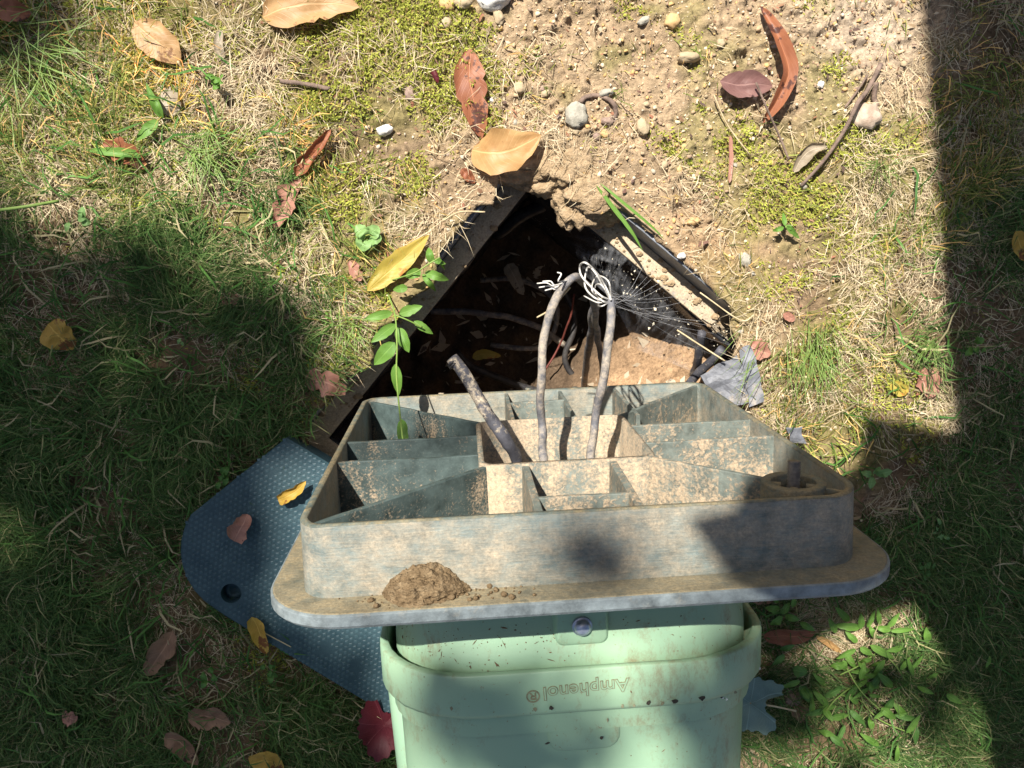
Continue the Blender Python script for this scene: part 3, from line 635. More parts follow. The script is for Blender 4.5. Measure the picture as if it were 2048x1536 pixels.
# clod of mud stuck on the flange of the base
def lump(name, centre, rad, sc, mat, amp=0.35, freq=60, sub=4, seed=0, rot=None, parent=None, keep=None):
    bm = bmesh.new(); bmesh.ops.create_icosphere(bm, subdivisions=sub, radius=1)
    V = []
    for v_ in bm.verts:
        d = v_.co.normalized(); f = 1 + amp * mnoise.fractal(d * 1.6 + Vector((seed, seed * 2.3, 0)), 1, 2.1, 5) + amp * 0.25 * mnoise.noise(d * 6 + Vector((seed, 0, 0)))
        q_ = Vector((d.x * sc[0], d.y * sc[1], d.z * sc[2])) * (rad * f)
        if rot: q_ = rot @ q_
        V.append(Vector(centre) + q_)
    F = [tuple(x.index for x in f.verts) for f in bm.faces]; bm.free(); return V, F
mp = on_base(850, 1186, -D + 0.006)
V, F = [], []; nu_, nv_ = 110, 46                    # a heap in the angle between skirt and flange
for i in range(nu_ + 1):
    for j in range(nv_ + 1):
        u = i / nu_; a = (j / nv_) * math.pi / 2
        env = max(.0, math.sin(math.pi * min(1, (u * 1.55)) ** .8)) ** .7 if u < .645 else 0
        tail = .16 * max(0, 1 - u) ** .6 * (.6 + .8 * abs(mnoise.noise(Vector((u * 30, 2, 0)))))
        hgt = max(env, tail) * (1 if u < .985 else 0)
        x0, z0 = on_base(762 + u * 285, 1203 - u * 8, -D)
        q_ = Vector((x0 * 40, a * 3, 1.7)); f = 1 + .22 * mnoise.fractal(q_, 1, 2, 4) + .16 * mnoise.fractal(Vector((x0 * 260, a * 14, 5)), 1, 2, 4)
        rz, ry = .0215 * hgt * f, .021 * hgt * f
        V.append(BASE @ Vector((x0 + .001 * mnoise.noise(Vector((u * 60, a * 9, 0))), -D - .001 + ry * math.cos(a) * 1.0 + .0004, H - .0005 + rz * math.sin(a) + 0)))
for i in range(nu_):
    for j in range(nv_): a = i * (nv_ + 1) + j; F.append((a, a + 1, a + nv_ + 2, a + nv_ + 1))
gr = [(V, F)]
for k in range(130):
    q_ = on_base(random.gauss(880, 80), 1200 + random.gauss(0, 9), -D); r_ = .0006 + .0024 * random.random() ** 4; zz_ = H + abs(random.gauss(.006, .009))
    if zz_ < FL - .004: gv, gf = lump('g', (q_[0], -D + r_ * .6, zz_), r_, (1, .8, 1), None, .3, 60, 1, k); gr.append(([BASE @ v_ for v_ in gv], gf))
V, F = join(gr)
tag(mesh('mud_clump', V, F, M_MUD, None, True), 'lump of dried brown mud stuck on the flange of the ribbed base', 'mud')

# ------------------------------------------------------------------ blue green half cover lying on the grass
Pl = at(572, 876, .03); Pc = at(345, 1150, .03)
pu = (at(352, 1180, .03) - at(790, 1440, .03)); pu = Vector((pu.x, pu.y, 0)).normalized()      # along the long edge towards the rounded corner
pv = Vector((pu.y, -pu.x, 0)); pv = pv if pv.dot(Pl - Pc) > 0 else -pv
org = at(800, 1446, .03)
def pl_uv(p): d = p - org; return d.dot(pu), d.dot(pv)
uL = pl_uv(at(352, 1160, .03))[0] + .026; vT = pl_uv(Pl)[1]
uT = pl_uv(Pl)[0]
def P3(u, v_, z): q_ = org + pu * u + pv * v_; return Vector((q_.x, q_.y, .010 + z + 0.018 * 0))
out_uv = [(-.16, 0), (uL - .095, .002)]
for i in range(9):
    a = -math.pi / 2 + (math.pi / 2) * i / 8; out_uv.append((uL - .08 + .08 * math.cos(a), .083 + .08 * math.sin(a)))
out_uv += [(uT, vT), (uT - .05, vT + .001), (-.16, vT)]
plate = empty('access_cover', org + pu * .1 + pv * .1, 'blue green knobbly plastic cover half lying on the grass under the pedestal', 'access cover')
plate.location.z = 0
k = len(out_uv)
cu_, cv_ = pl_uv(at(462, 1187, .03)); HR = .0115
# outline ring down to a round lift hole
def at_angle(poly, c, a):
    d = Vector((math.cos(a), math.sin(a))); best = None
    for i in range(len(poly)):
        p1 = Vector(poly[i]) - Vector(c); p2 = Vector(poly[(i + 1) % len(poly)]) - Vector(c); e_ = p2 - p1; den = d.x * e_.y - d.y * e_.x
        if abs(den) < 1e-9: continue
        t_ = (p1.x * e_.y - p1.y * e_.x) / den; s_ = (p1.x * d.y - p1.y * d.x) / den
        if t_ > 0 and -1e-6 <= s_ <= 1 + 1e-6 and (best is None or t_ < best): best = t_
    return Vector(c) + d * best
angs = sorted(set([2 * math.pi * i / 60 for i in range(60)] + [math.atan2(b - cv_, a - cu_) % (2 * math.pi) for a, b in out_uv]))
outl = [at_angle(out_uv, (cu_, cv_), a) for a in angs]
inl = [(cu_ + HR * math.cos(a), cv_ + HR * math.sin(a)) for a in angs]
V, F = sweep([[P3(*q_, -.012) for q_ in outl], [P3(*q_, .017) for q_ in outl], [P3(*(Vector(q_) + (Vector((cu_, cv_)) - Vector(q_)).normalized() * .003), .020) for q_ in outl], [P3(*q_, .020) for q_ in inl], [P3(*q_, .002) for q_ in inl]], False)
world_part(mesh('plate', V, F, M_COVER, None, False, True), plate)
V, F = sweep([[P3(cu_ + r_ * math.cos(i * math.pi / 12), cv_ + r_ * math.sin(i * math.pi / 12), z) for i in range(24)] for r_, z in ((HR + .0002, .0045), (.006, .010), (.0055, .006), (.0005, .004))], False)
world_part(mesh('lift_hole', V, F, M_HOLE, None, True, True), plate)
kv, kf = [], []; stp = .0058
nu, nv = int((uL + .16) / stp), int(vT / stp)
kc = []
for i in range(nu):
    for j in range(nv): kc.append((-.155 + i * stp + (stp / 2 if j % 2 else 0), .004 + j * stp))
kc = np.array(kc); ok = inside(kc[:, 0], kc[:, 1], [tuple(q_) for q_ in out_uv])
for (u, v_), good in zip(kc, ok):
    if not good or math.hypot(u - cu_, v_ - cv_) < HR + .003: continue
    dm = min((Vector(q_) - Vector((u, v_))).length for q_ in outl)
    if dm < .003: continue
    if mnoise.noise(Vector((u * 45, v_ * 45, 2))) + .8 * random.random() < -.12: continue
    b0 = len(kv); h_ = .0007 * random.uniform(.35, 1.1) * (.6 + .5 * mnoise.noise(Vector((u * 20, v_ * 20, 7))))
    for s1_, s2_, z in ((-1, 0, 0), (0, -1, 0), (1, 0, 0), (0, 1, 0)): kv.append(P3(u + s1_ * .0025, v_ + s2_ * .0025, .0201))
    for s1_, s2_ in ((-1, 0), (0, -1), (1, 0), (0, 1)): kv.append(P3(u + s1_ * .0013, v_ + s2_ * .0013, .0201 + h_))
    kf += [(b0 + m, b0 + (m + 1) % 4, b0 + 4 + (m + 1) % 4, b0 + 4 + m) for m in range(4)] + [(b0 + 4, b0 + 5, b0 + 6, b0 + 7)]
tag(world_part(mesh('tread_knobs', kv, kf, M_KNOB, None, False, True), plate), kind='stuff')

# ------------------------------------------------------------------ cables
def cable(name, P, r, mat, label, cat='cable', group=None, n=8, sides=10, wob=.06):
    V, F = tube(P, r, sides, n, wob); return tag(mesh(name, V, F, mat), label, cat, group)
def bl3(x, y, z): return BASE @ Vector((x, y, z))
zc = B(1040, 920)[1]
cable('cut_cable', [bl3(B(1050, 905)[0], -.12, hcz + .01), bl3(B(1045, 915)[0], -.03, hcz + .015), at(1012, 880, .235), at(965, 810, .235), at(932, 758, .232), at(901, 718, .228)], .0056, M_CABLE, 'thick black cut cable, stub leaning left out of the base opening')
for f0 in (.035, .06):
    ca_, cb_ = at(901, 718, .228), at(932, 758, .232); q0 = ca_.lerp(cb_, f0 * 4); q1 = ca_.lerp(cb_, f0 * 4 + .07)
    world_part(mesh('tape_band', *tube([q0, q1], .0061, 12, 0, 0), M_CABLE_B, None, True, True), bpy.data.objects['cut_cable'])
c2 = empty('drop_cable', at(1085, 760, 0), 'grey frayed cable arching out of the base opening and back down into the pit', 'cable')
def sub(name, P, r, mat, par, n=8, sides=9, wob=.05): return world_part(mesh(name, *tube(P, r, sides, n, wob), mat, None, True, True), par)
sub('jacket', [bl3(B(1084, 905)[0], -.11, hz1 - .012), bl3(B(1084, 912)[0], -.02, hz1 - .010), at(1083, 860, .215), at(1081, 760, .235), at(1092, 660, .235), at(1112, 595, .23), at(1143, 553, .22), at(1168, 562, .19), at(1186, 610, .12), at(1196, 680, -.02), at(1206, 770, -.2), at(1200, 830, -.36)], .0038, M_CABLE_D, c2)
for dx, dy, dz in ((-55, 6, .01), (-62, 18, 0), (-50, 24, .005), (-66, 10, -.01), (-25, -12, .02)):
    sub('bare_wire', [at(1140, 560, .222), at(1122 + dx * .2, 568 + dy * .4, .225 + dz), at(1140 + dx * .7, 558 + dy * .8, .225 + dz), at(1140 + dx, 555 + dy + 2, .222 + dz)], .00068, M_WIRE, c2, 6, 6, 0)
sub('bare_wire', [at(1140, 575, .22), at(1118, 600, .225), at(1096, 622, .225), at(1074, 635, .22)], .0008, M_STRAWS, c2, 6, 6, 0)
c3 = empty('looped_cable', at(1215, 700, 0), 'dusty grey cable with its wires looped back, right of the arched cable', 'cable')
sub('jacket', [bl3(B(1175, 905)[0], -.11, hz1 - .012), bl3(B(1178, 912)[0], -.02, hz1 - .010), at(1187, 860, .22), at(1206, 770, .235), at(1219, 680, .235), at(1222, 630, .232), at(1221, 598, .23)], .0039, M_CABLE_D, c3)
for lp, r_ in (([(1221, 600), (1200, 590), (1165, 555), (1160, 532), (1172, 526), (1195, 548), (1212, 575), (1222, 600)], .0013), ([(1218, 604), (1190, 596), (1170, 572), (1175, 536), (1190, 545), (1215, 590)], .0012),
               ([(1222, 598), (1218, 565), (1200, 552), (1188, 560), (1184, 580), (1196, 596)], .001), ([(1220, 600), (1205, 572), (1192, 570), (1190, 585), (1205, 602), (1219, 606)], .001), ([(1215, 603), (1195, 605), (1168, 592)], .0009), ([(1219, 604), (1205, 612), (1196, 612)], .0009)):
    sub('bare_wire', [at(x, y, .228 + .012 * math.sin(i * 1.9)) for i, (x, y) in enumerate(lp)], r_ * .72, M_WIRE, c3, 7, 6, 0)
cable('riser_cable', [at(1192, 600, .10), at(1184, 650, .02), at(1176, 700, -.1), at(1170, 770, -.25), at(1172, 830, -.37)], .0048, M_CABLE_D, 'dull grey cable rising in the pit just left of the arched cable')
cable('coiled_cable', [at(862, 624, -.3), at(930, 622, -.30), at(1010, 634, -.31), at(1080, 655, -.32), at(1130, 690, -.33)], .0050, M_CABLE_D, 'grey cable curving across the shaded pit floor at left')
cable('conduit_pipe', [at(990, 470, -.24), at(1060, 425, -.2), at(1140, 388, -.16), at(1190, 370, -.14)], .0095, M_BLACK, 'dark pipe crossing the upper corner of the pit')
cable('lying_cable', [at(915, 705, -.3), at(960, 740, -.31), at(1050, 775, -.32), at(1150, 790, -.33)], .0055, M_CABLE_B, 'dark cable lying low in the pit behind the cut stub')
cable('red_wire', [at(1150, 590, -.25), at(1140, 640, -.27), at(1118, 690, -.3), at(1092, 740, -.3)], .0016, M_REDWIRE, 'thin dull red wire hanging down in the shaded pit', 'wire')
cable('black_stub', [at(1378, 768, -.10), at(1400, 742, -.08), at(1447, 700, -.04)], .0058, M_CABLE, 'short black cable stub beside the right end of the base')
cable('upright_stub', [at(1388, 752, -.12), at(1396, 715, -.07), at(1404, 668, -.03)], .0055, M_CABLE, 'short grey black stub standing in the sunlit end of the pit')
cable('crossing_cable', [at(1250, 790, -.26), at(1290, 730, -.24), at(1360, 700, -.22), at(1450, 690, -.2)], .004, M_CABLE_B, 'thin black cable across the sunlit soil of the pit floor')
pdv, pdf = [], []
for k in range(260):
    q_ = pit(random.uniform(.05, SIDE * .9), random.uniform(.05, SIDE * .9)); ok_, hit, nrm, _ = pfo.ray_cast(Vector((q_.x, q_.y, 0)) - pfo.location, Vector((0, 0, -1)))
    if not ok_: continue
    hit = hit + pfo.location; a = random.uniform(0, 6.28); L_ = .003 + .016 * random.random() ** 3; w_ = L_ * random.uniform(.08, .5); d1 = Vector((math.cos(a), math.sin(a), random.uniform(-.3, .3))) * L_; d2 = Vector((-math.sin(a), math.cos(a), random.uniform(-.4, .4))) * w_; b0 = len(pdv)
    pdv += [hit + Vector((0, 0, .004)) + x for x in (-d1, d2, d1, -d2)]; pdf += [(b0, b0 + 1, b0 + 2), (b0, b0 + 2, b0 + 3)]
tag(mesh('pit_litter', pdv, pdf, L_GREY, None, False), kind='stuff')
cable('buried_cable', [at(1120, 560, -.3), at(1150, 640, -.3), at(1130, 720, -.31), at(1180, 790, -.32)], .0045, M_CABLE_B, 'black cable snaking down the middle of the pit floor')
cable('tangled_cable', [at(960, 560, -.35), at(1040, 560, -.34), at(1110, 600, -.33), at(1090, 690, -.33), at(980, 690, -.34)], .0042, M_CABLE_D, 'dull cable looped on the shaded pit floor')
# plastic scraps at the right rim
def sheet(name, px4, z4, mat, label, cat, nx=10, ny=8, amp=.006, sd_=0, thick=.002):
    P4 = [at(*q_, z_) for q_, z_ in zip(px4, z4)]; V, F = [], []
    for i in range(nx + 1):
        for j in range(ny + 1):
            u, v_ = i / nx, j / ny; p_ = P4[0] * (1 - u) * (1 - v_) + P4[1] * u * (1 - v_) + P4[2] * u * v_ + P4[3] * (1 - u) * v_
            p_ = p_ + Vector((mnoise.noise(p_ * 60 + Vector((sd_, 0, 0))) * .004, mnoise.noise(p_ * 60 + Vector((0, sd_, 9))) * .004, amp * mnoise.fractal(p_ * 35 + Vector((sd_, sd_, 0)), 1, 2, 3)))
            V.append(p_)
    for i in range(nx):
        for j in range(ny): a = i * (ny + 1) + j; F.append((a, a + ny + 1, a + ny + 2, a + 1))
    o = mesh(name, V, F, mat, None, False); m_ = o.modifiers.new('solid', 'SOLIDIFY'); m_.thickness = thick; return tag(o, label, cat)
M_SCRAP = dusty('grey_scrap', (0.13, 0.135, 0.15), 0.95, .3, 60, (0.42, 0.35, 0.26), False, .5)
sheet('plastic_scrap', [(1398, 752), (1475, 708), (1520, 800), (1450, 812)], [.0, .012, .012, .0], M_SCRAP, 'crumpled grey plastic flap at the right end of the base', 'plastic scrap', sd_=3)
sheet('plastic_strip', [(1478, 700), (1500, 690), (1530, 800), (1500, 812)], [.012, .016, .016, .014], M_SCRAP, 'narrow grey plastic strip on bare soil right of the crumpled flap', 'plastic scrap', sd_=8)
sheet('plastic_chip', [(1572, 856), (1600, 850), (1612, 886), (1580, 880)], [.015, .018, .018, .012], M_SCRAP, 'small grey plastic chip on the straw right of the base', 'plastic scrap', 5, 5, sd_=5)
# cobweb between the right wall and the cables
M_SILK, n, l, p = new_mat('silk_sheet'); v = coords(n, 'UV'); v = mapping(n, l, v, (2.2, 22, 1)); t1_ = tex_noise(n, l, v, 1.6, 8, .75, .6); t2_ = tex_noise(n, l, coords(n, 'UV'), 3.5, 3, .5)
mu = N(n, 'ShaderNodeMath', operation='MULTIPLY'); l.new(t1_.outputs[0], mu.inputs[0]); l.new(t2_.outputs[0], mu.inputs[1])
mr = N(n, 'ShaderNodeMapRange'); l.new(mu.outputs[0], mr.inputs[0]); mr.inputs[1].default_value = .19; mr.inputs[2].default_value = .42; mr.inputs[3].default_value = 0; mr.inputs[4].default_value = .34
p.inputs['Base Color'].default_value = (.8, .82, .86, 1); tr = n.new('ShaderNodeBsdfTransparent'); tl_ = n.new('ShaderNodeBsdfTranslucent'); tl_.inputs[0].default_value = (.8, .82, .86, 1)
m2 = n.new('ShaderNodeMixShader'); l.new(p.outputs[0], m2.inputs[1]); l.new(tl_.outputs[0], m2.inputs[2]); ms = n.new('ShaderNodeMixShader'); l.new(mr.outputs[0], ms.inputs[0]); l.new(tr.outputs[0], ms.inputs[1]); l.new(m2.outputs[0], ms.inputs[2]); l.new(ms.outputs[0], n['Material Output'].inputs[0])
parts = []
for k in range(16):
    s_ = (random.uniform(1205, 1232), random.uniform(570, 612)); f = (k + .5) / 16; e_ = (1290 + 190 * f + random.uniform(-15, 15), 500 + 190 * f + random.uniform(-15, 60))
    parts.append(tube([at(*s_, random.uniform(.12, .2)), at(s_[0] * .55 + e_[0] * .45, s_[1] * .55 + e_[1] * .45 + random.uniform(4, 20), .06), at(*e_, random.uniform(-.09, -.05))], .00011, 3, 5, 0, False))
sv, sf, suv = [], [], []; c4 = [(1165, 470, -.02), (1330, 530, -.05), (1490, 690, -.07), (1235, 610, .02)]; c5 = [(1160, 520, -.06), (1250, 560, .0), (1345, 640, -.05), (1440, 720, -.1)]
for i in range(31):
    for j in range(25):
        u, v_ = i / 30, j / 24
        A_ = [at(1150, 470, -.04), at(1262, 495, -.055), at(1380, 590, -.06), at(1478, 672, -.07)]; B_ = [at(1165, 545, -.10), at(1225, 600, .02), at(1275, 700, -.10), at(1390, 745, -.15)]
        def pc(P_, t): k_ = min(2, int(t * 3)); return P_[k_].lerp(P_[k_ + 1], t * 3 - k_)
        q_ = pc(A_, u).lerp(pc(B_, u), v_); q_.z -= .02 * math.sin(math.pi * v_) - .008 * mnoise.noise(Vector((u * 6, v_ * 5, 3))); sv.append(q_); suv.append((v_, u))
for i in range(30):
    for j in range(24): a = i * 25 + j; sf.append((a, a + 25, a + 26, a + 1))
web = empty('cobweb', at(1300, 600, -.1), 'pale dusty cobweb stretched from the cable ends to the right pit wall', 'cobweb')
V, F = join(parts); world_part(mesh('threads', V, F, M_WEB, None, False, True), web); world_part(set_uv(mesh('silk_sheet', sv, sf, M_SILK, None, True, True), suv), web)
parts = []
for k in range(420):
    x = 1185 + 300 * random.random() ** .8; y = 500 + (x - 1185) * .62 + random.gauss(0, 45); rr_ = .0004 + .0013 * random.random() ** 5
    p_ = at(x, y, random.uniform(-.12, -.04)); d = [Vector((random.uniform(-1, 1), random.uniform(-1, 1), random.uniform(-1, 1))) * rr_ * 1.6 for _ in range(4)]
    parts.append(([p_ + q_ for q_ in d], [(0, 1, 2), (0, 3, 1), (1, 3, 2), (0, 2, 3)]))
V, F = join(parts); tag(world_part(mesh('caught_flecks', V, F, M_FLECK, None, False, True), web), kind='stuff')

# soil breaking over the top corner of the box
parts = []
for i, (x, y, z, r_, s_) in enumerate(((1062, 350, -.016, .022, (1.2, .8, .5)), (1110, 352, -.018, .028, (1.3, .9, .5)), (1150, 395, -.02, .030, (.9, 1.2, .6)), (1185, 418, -.02, .026, (1.3, .8, .6)), (1018, 345, -.006, .018, (1.2, .8, .5)), (1040, 334, -.008, .020, (1.3, .8, .45)), (1085, 322, -.006, .024, (1.3, .9, .5)), (1120, 330, -.006, .022, (1.1, 1.1, .55)), (1148, 372, -.012, .022, (.9, 1.2, .6)), (1165, 405, -.018, .020, (1.1, 1.0, .6)), (1195, 412, -.014, .018, (1.2, .9, .6)), (1215, 400, -.006, .016, (1.2, .8, .6)), (1140, 335, 0, .02, (1.2, 1, .5)), (1180, 380, 0, .022, (1.2, 1, .5)))):
    parts.append(lump('s', at(x, y, z), r_, s_, None, .42, 60, 4, i * 1.7 + 5))
V, F = join(parts); M_CLOD = noisy('crumbling_soil', [(0.25, (0.22, 0.15, 0.085)), (0.5, (0.36, 0.26, 0.155)), (0.75, (0.48, 0.36, 0.23))], 120, .95, 1.0, 330, .1, None, .004)
tag(mesh('soil_overhang', V, F, M_CLOD, None, True), 'crumbling soil lip hanging over the top corner of the buried box', 'soil')

# ------------------------------------------------------------------ ground cover stuff
def sample(n_):
    px = rng.uniform(-170, 2220, n_); py = rng.uniform(-150, 1680, n_); return px, py
def blades(name, px, py, ang, length, width, lean0, lean1, cols, mat, seg=3, zoff=None, roll=0.5):
    xy = at_np(px, py); n_ = len(px); base_z = gz(xy[:, 0], xy[:, 1]) - 0.002 + (zoff if zoff is not None else 0)
    d = np.stack([np.cos(ang), np.sin(ang)], 1); side = np.stack([-d[:, 1], d[:, 0]], 1)
    side = side + rng.normal(0, .25, side.shape)
    P_ = np.zeros((n_, seg + 1, 3)); P_[:, 0, :2] = xy; P_[:, 0, 2] = base_z
    for k in range(seg):
        a = lean0 + (lean1 - lean0) * ((k + .5) / seg); a2 = ang + (rng.normal(0, .14, n_) * (k + 1))
        st_ = length / seg
        P_[:, k + 1, 0] = P_[:, k, 0] + st_ * np.sin(a) * np.cos(a2); P_[:, k + 1, 1] = P_[:, k, 1] + st_ * np.sin(a) * np.sin(a2)
        P_[:, k + 1, 2] = np.maximum(P_[:, k, 2] + st_ * np.cos(a), base_z + .001)
    rz = rng.normal(0, roll, n_)
    W = np.concatenate([side, rz[:, None]], 1); W /= np.linalg.norm(W, axis=1)[:, None]
    nv = 2 * seg + 1; V = np.zeros((n_, nv, 3))
    for k in range(seg):
        ww = width * (1.0 if k else .8) * (1 - .25 * k / seg)
        V[:, 2 * k] = P_[:, k] - W * ww[:, None] / 2; V[:, 2 * k + 1] = P_[:, k] + W * ww[:, None] / 2
    V[:, 2 * seg] = P_[:, seg]
    o_ = (np.arange(n_) * nv)[:, None]
    Q = np.concatenate([o_ + np.array([[2 * k, 2 * k + 1, 2 * k + 3, 2 * k + 2]]) for k in range(seg - 1)], 0) if seg > 1 else np.zeros((0, 4), int)
    Tt = o_ + np.array([[2 * seg - 2, 2 * seg - 1, 2 * seg]])
    cc = np.repeat(cols, nv, 0)
    o = fast_mesh(name, V.reshape(-1, 3), Q, Tt, mat, cc); tag(o, kind='stuff'); return o
def ok_ground(px, py, grow=0.0):
    xy = at_np(px, py); h_ = inside(xy[:, 0], xy[:, 1], HOLE); c_ = inside(xy[:, 0], xy[:, 1], COVERW)
    _, _, dd = snap(xy[:, 0], xy[:, 1], HOLE); return ~h_ & ~c_ & ((dd > .012) | (rng.random(len(px)) < .5))

def LIT(px, py): return np.exp(-(((px - 1690) / 95) ** 2 + ((py - 1245) / 55) ** 2) ** 2)       # dead grass beside the flange corner
def UL(px, py): return np.exp(-(((px - 230) / 330) ** 2 + ((py - 240) / 170) ** 2) ** 2)            # bleached lawn in the upper left
# green grass in tufts
px, py = sample(26000); d_ = lookup(T_GREEN, px, py) * (1 - .95 * LIT(px, py)); clump = fbm(px / 120, py / 120, 3, 101)
keep = (rng.random(len(px)) < np.clip(d_ * (0.25 + 1.5 * np.clip((clump - .32) * 2.4, 0, 1)), 0, 1) ** 1.7) & ok_ground(px, py); px, py = px[keep], py[keep]
dn = lookup(T_GREEN, px, py)
reps = np.clip(rng.poisson(4 + 7 * dn ** 2), 2, 20); tx = np.repeat(px, reps); ty = np.repeat(py, reps); n_ = len(tx)
flow = 2 * math.pi * fbm(px / 260, py / 260, 2, 111) * 2; ta = np.repeat(flow + rng.normal(0, 1.0, len(px)), reps) + rng.normal(0, .6, n_)
tx = tx + rng.normal(0, 11, n_); ty = ty + rng.normal(0, 11, n_)
dn = np.repeat(dn, reps)
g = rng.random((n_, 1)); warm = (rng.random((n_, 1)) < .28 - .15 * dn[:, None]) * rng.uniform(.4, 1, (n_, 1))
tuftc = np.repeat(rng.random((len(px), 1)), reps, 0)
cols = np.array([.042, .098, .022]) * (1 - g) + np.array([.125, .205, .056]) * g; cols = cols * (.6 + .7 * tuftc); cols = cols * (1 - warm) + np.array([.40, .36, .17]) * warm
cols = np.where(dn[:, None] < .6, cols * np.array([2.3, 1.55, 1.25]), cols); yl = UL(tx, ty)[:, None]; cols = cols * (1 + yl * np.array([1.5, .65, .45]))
k_ = ok_ground(tx, ty)
lng = rng.uniform(.020, .058, n_) * (.5 + .6 * dn)
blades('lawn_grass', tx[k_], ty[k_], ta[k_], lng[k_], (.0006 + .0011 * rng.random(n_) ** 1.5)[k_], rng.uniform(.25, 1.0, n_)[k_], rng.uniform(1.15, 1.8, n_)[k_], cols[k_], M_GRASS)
print('grass', n_)
px, py = sample(15000); d_ = lookup(T_GREEN, px, py) * (1 - LIT(px, py)); keep = (rng.random(len(px)) < d_ ** 1.5 * .42) & (d_ > .38) & ok_ground(px, py); px, py = px[keep], py[keep]; n_ = len(px); g = rng.random((n_, 1)); w_ = (rng.random((n_, 1)) < .3)
cols = np.array([.035, .11, .02]) * (1 - g) + np.array([.11, .24, .05]) * g; cols = np.where(w_, np.array([.42, .36, .20]) * (.7 + .5 * g), cols)
blades('coarse_grass', px, py, rng.uniform(0, 6.283, n_), rng.uniform(.025, .075, n_), rng.uniform(.0016, .0030, n_), rng.uniform(.3, 1.0, n_), rng.uniform(1.3, 2.0, n_), cols, M_GRASS, 4, None, .5)
# dry straw lying about
px, py = sample(300000); d_ = lookup(T_STRAW, px, py) * (0.35 + 1.2 * np.clip((fbm(px / 90, py / 90, 3, 121) - .3) * 2, 0, 1)) - .42 * lookup(T_SOIL, px, py) - .3 * lookup(T_MOSS, px, py) + .9 * LIT(px, py) + .35 * UL(px, py)
keep = (rng.random(len(px)) < np.clip(d_ * .9, 0.015, 1) ** 1.5) & ok_ground(px, py); px, py = px[keep], py[keep]; n_ = len(px)
g = rng.random((n_, 1)); b_ = rng.random((n_, 1)) ** 2
cols = np.array([.42, .325, .19]) * (1 - g) + np.array([.70, .60, .41]) * g; cols = cols * (1 - .6 * b_) + np.array([.17, .10, .055]) * .6 * b_
lean = fbm(px / 150, py / 150, 2, 171) * 9
blades('dry_straw', px, py, lean + rng.normal(0, 1.1, n_), rng.gamma(3., .0048, n_) + .005, rng.uniform(.00045, .00105, n_), rng.uniform(.85, 1.45, n_), rng.uniform(1.3, 1.8, n_), cols, M_STRAW, 2, rng.uniform(0.0, .008, n_), .4)
print('straw', n_)
# moss cushions: short dense tips
px, py = sample(420000); d_ = lookup(T_MOSS, px, py); f_ = fbm(px / 70, py / 70, 4, 131)
md = np.clip(d_ * 1.8 + (f_ - .68) * 3.4, 0, 1) * (d_ > .06)
keep = (rng.random(len(px)) < md * .9) & ok_ground(px, py); px, py, md = px[keep], py[keep], md[keep]; n_ = len(px)
g = fbm(px / 26, py / 26, 3, 141)[:, None] * .8 + rng.random((n_, 1)) * .35
cols = np.array([.19, .21, .025]) * (1 - g) + np.array([.50, .52, .10]) * g
brn = (rng.random((n_, 1)) < .12); cols = np.where(brn, np.array([.34, .24, .09]), cols)
blades('moss', px, py, rng.uniform(0, 6.283, n_), rng.uniform(.003, .007, n_), rng.uniform(.0012, .0022, n_), rng.uniform(.1, .9, n_), rng.uniform(.8, 1.6, n_), cols, M_MOSS, 2, md * rng.uniform(.4, 1, n_) * .008, .6)
print('moss', n_)
# gravel grains
px, py = sample(110000); d_ = lookup(T_SOIL, px, py); keep = (rng.random(len(px)) < d_ ** 2 * .9) & ok_ground(px, py); px, py = px[keep], py[keep]; n_ = len(px)
xy = at_np(px, py); bm = bmesh.new(); bmesh.ops.create_icosphere(bm, subdivisions=1, radius=1); iv = np.array([v_.co[:] for v_ in bm.verts]); itf = np.array([[v_.index for v_ in f.verts] for f in bm.faces]); bm.free()
sz = .0006 + .0022 * rng.random(n_) ** 4; sc3 = rng.uniform(.6, 1.3, (n_, 1, 3)); V = iv[None] * (1 + rng.normal(0, .30, (n_, len(iv), 1))) * sc3 * sz[:, None, None]
V[..., 0] += xy[:, None, 0]; V[..., 1] += xy[:, None, 1]; V[..., 2] += (gz(xy[:, 0], xy[:, 1]) + sz * .15)[:, None]
pal = np.array([[.48, .36, .22], [.40, .29, .17], [.58, .47, .32], [.50, .33, .14], [.30, .21, .14], [.50, .42, .31]]); cols = pal[rng.integers(0, 6, n_)] * rng.uniform(.8, 1.15, (n_, 1))
F = (np.arange(n_) * len(iv))[:, None, None] + itf[None]
tag(fast_mesh('gravel', V.reshape(-1, 3), np.zeros((0, 4), int), F.reshape(-1, 3), M_GRAVEL, np.repeat(cols, len(iv), 0)), kind='stuff')

# crumbs of dead leaf
px, py = sample(9000); d_ = np.clip(lookup(T_SOIL, px, py) * .5 + lookup(T_STRAW, px, py) * .35, 0, 1); keep = (rng.random(len(px)) < d_ * .5) & ok_ground(px, py); px, py = px[keep], py[keep]; n_ = len(px)
pal = np.array([[.30, .17, .10], [.20, .11, .08], [.38, .27, .16], [.33, .15, .09], [.45, .36, .24], [.14, .09, .07]]); cols = pal[rng.integers(0, 6, n_)] * rng.uniform(.7, 1.1, (n_, 1))
blades('leaf_litter', px, py, rng.uniform(0, 6.283, n_), .003 + .008 * rng.random(n_) ** 3, .0015 + .0035 * rng.random(n_) ** 2, rng.uniform(1.0, 1.4, n_), rng.uniform(1.3, 1.9, n_), cols, M_STRAW, 3, rng.uniform(.002, .008, n_), .5)

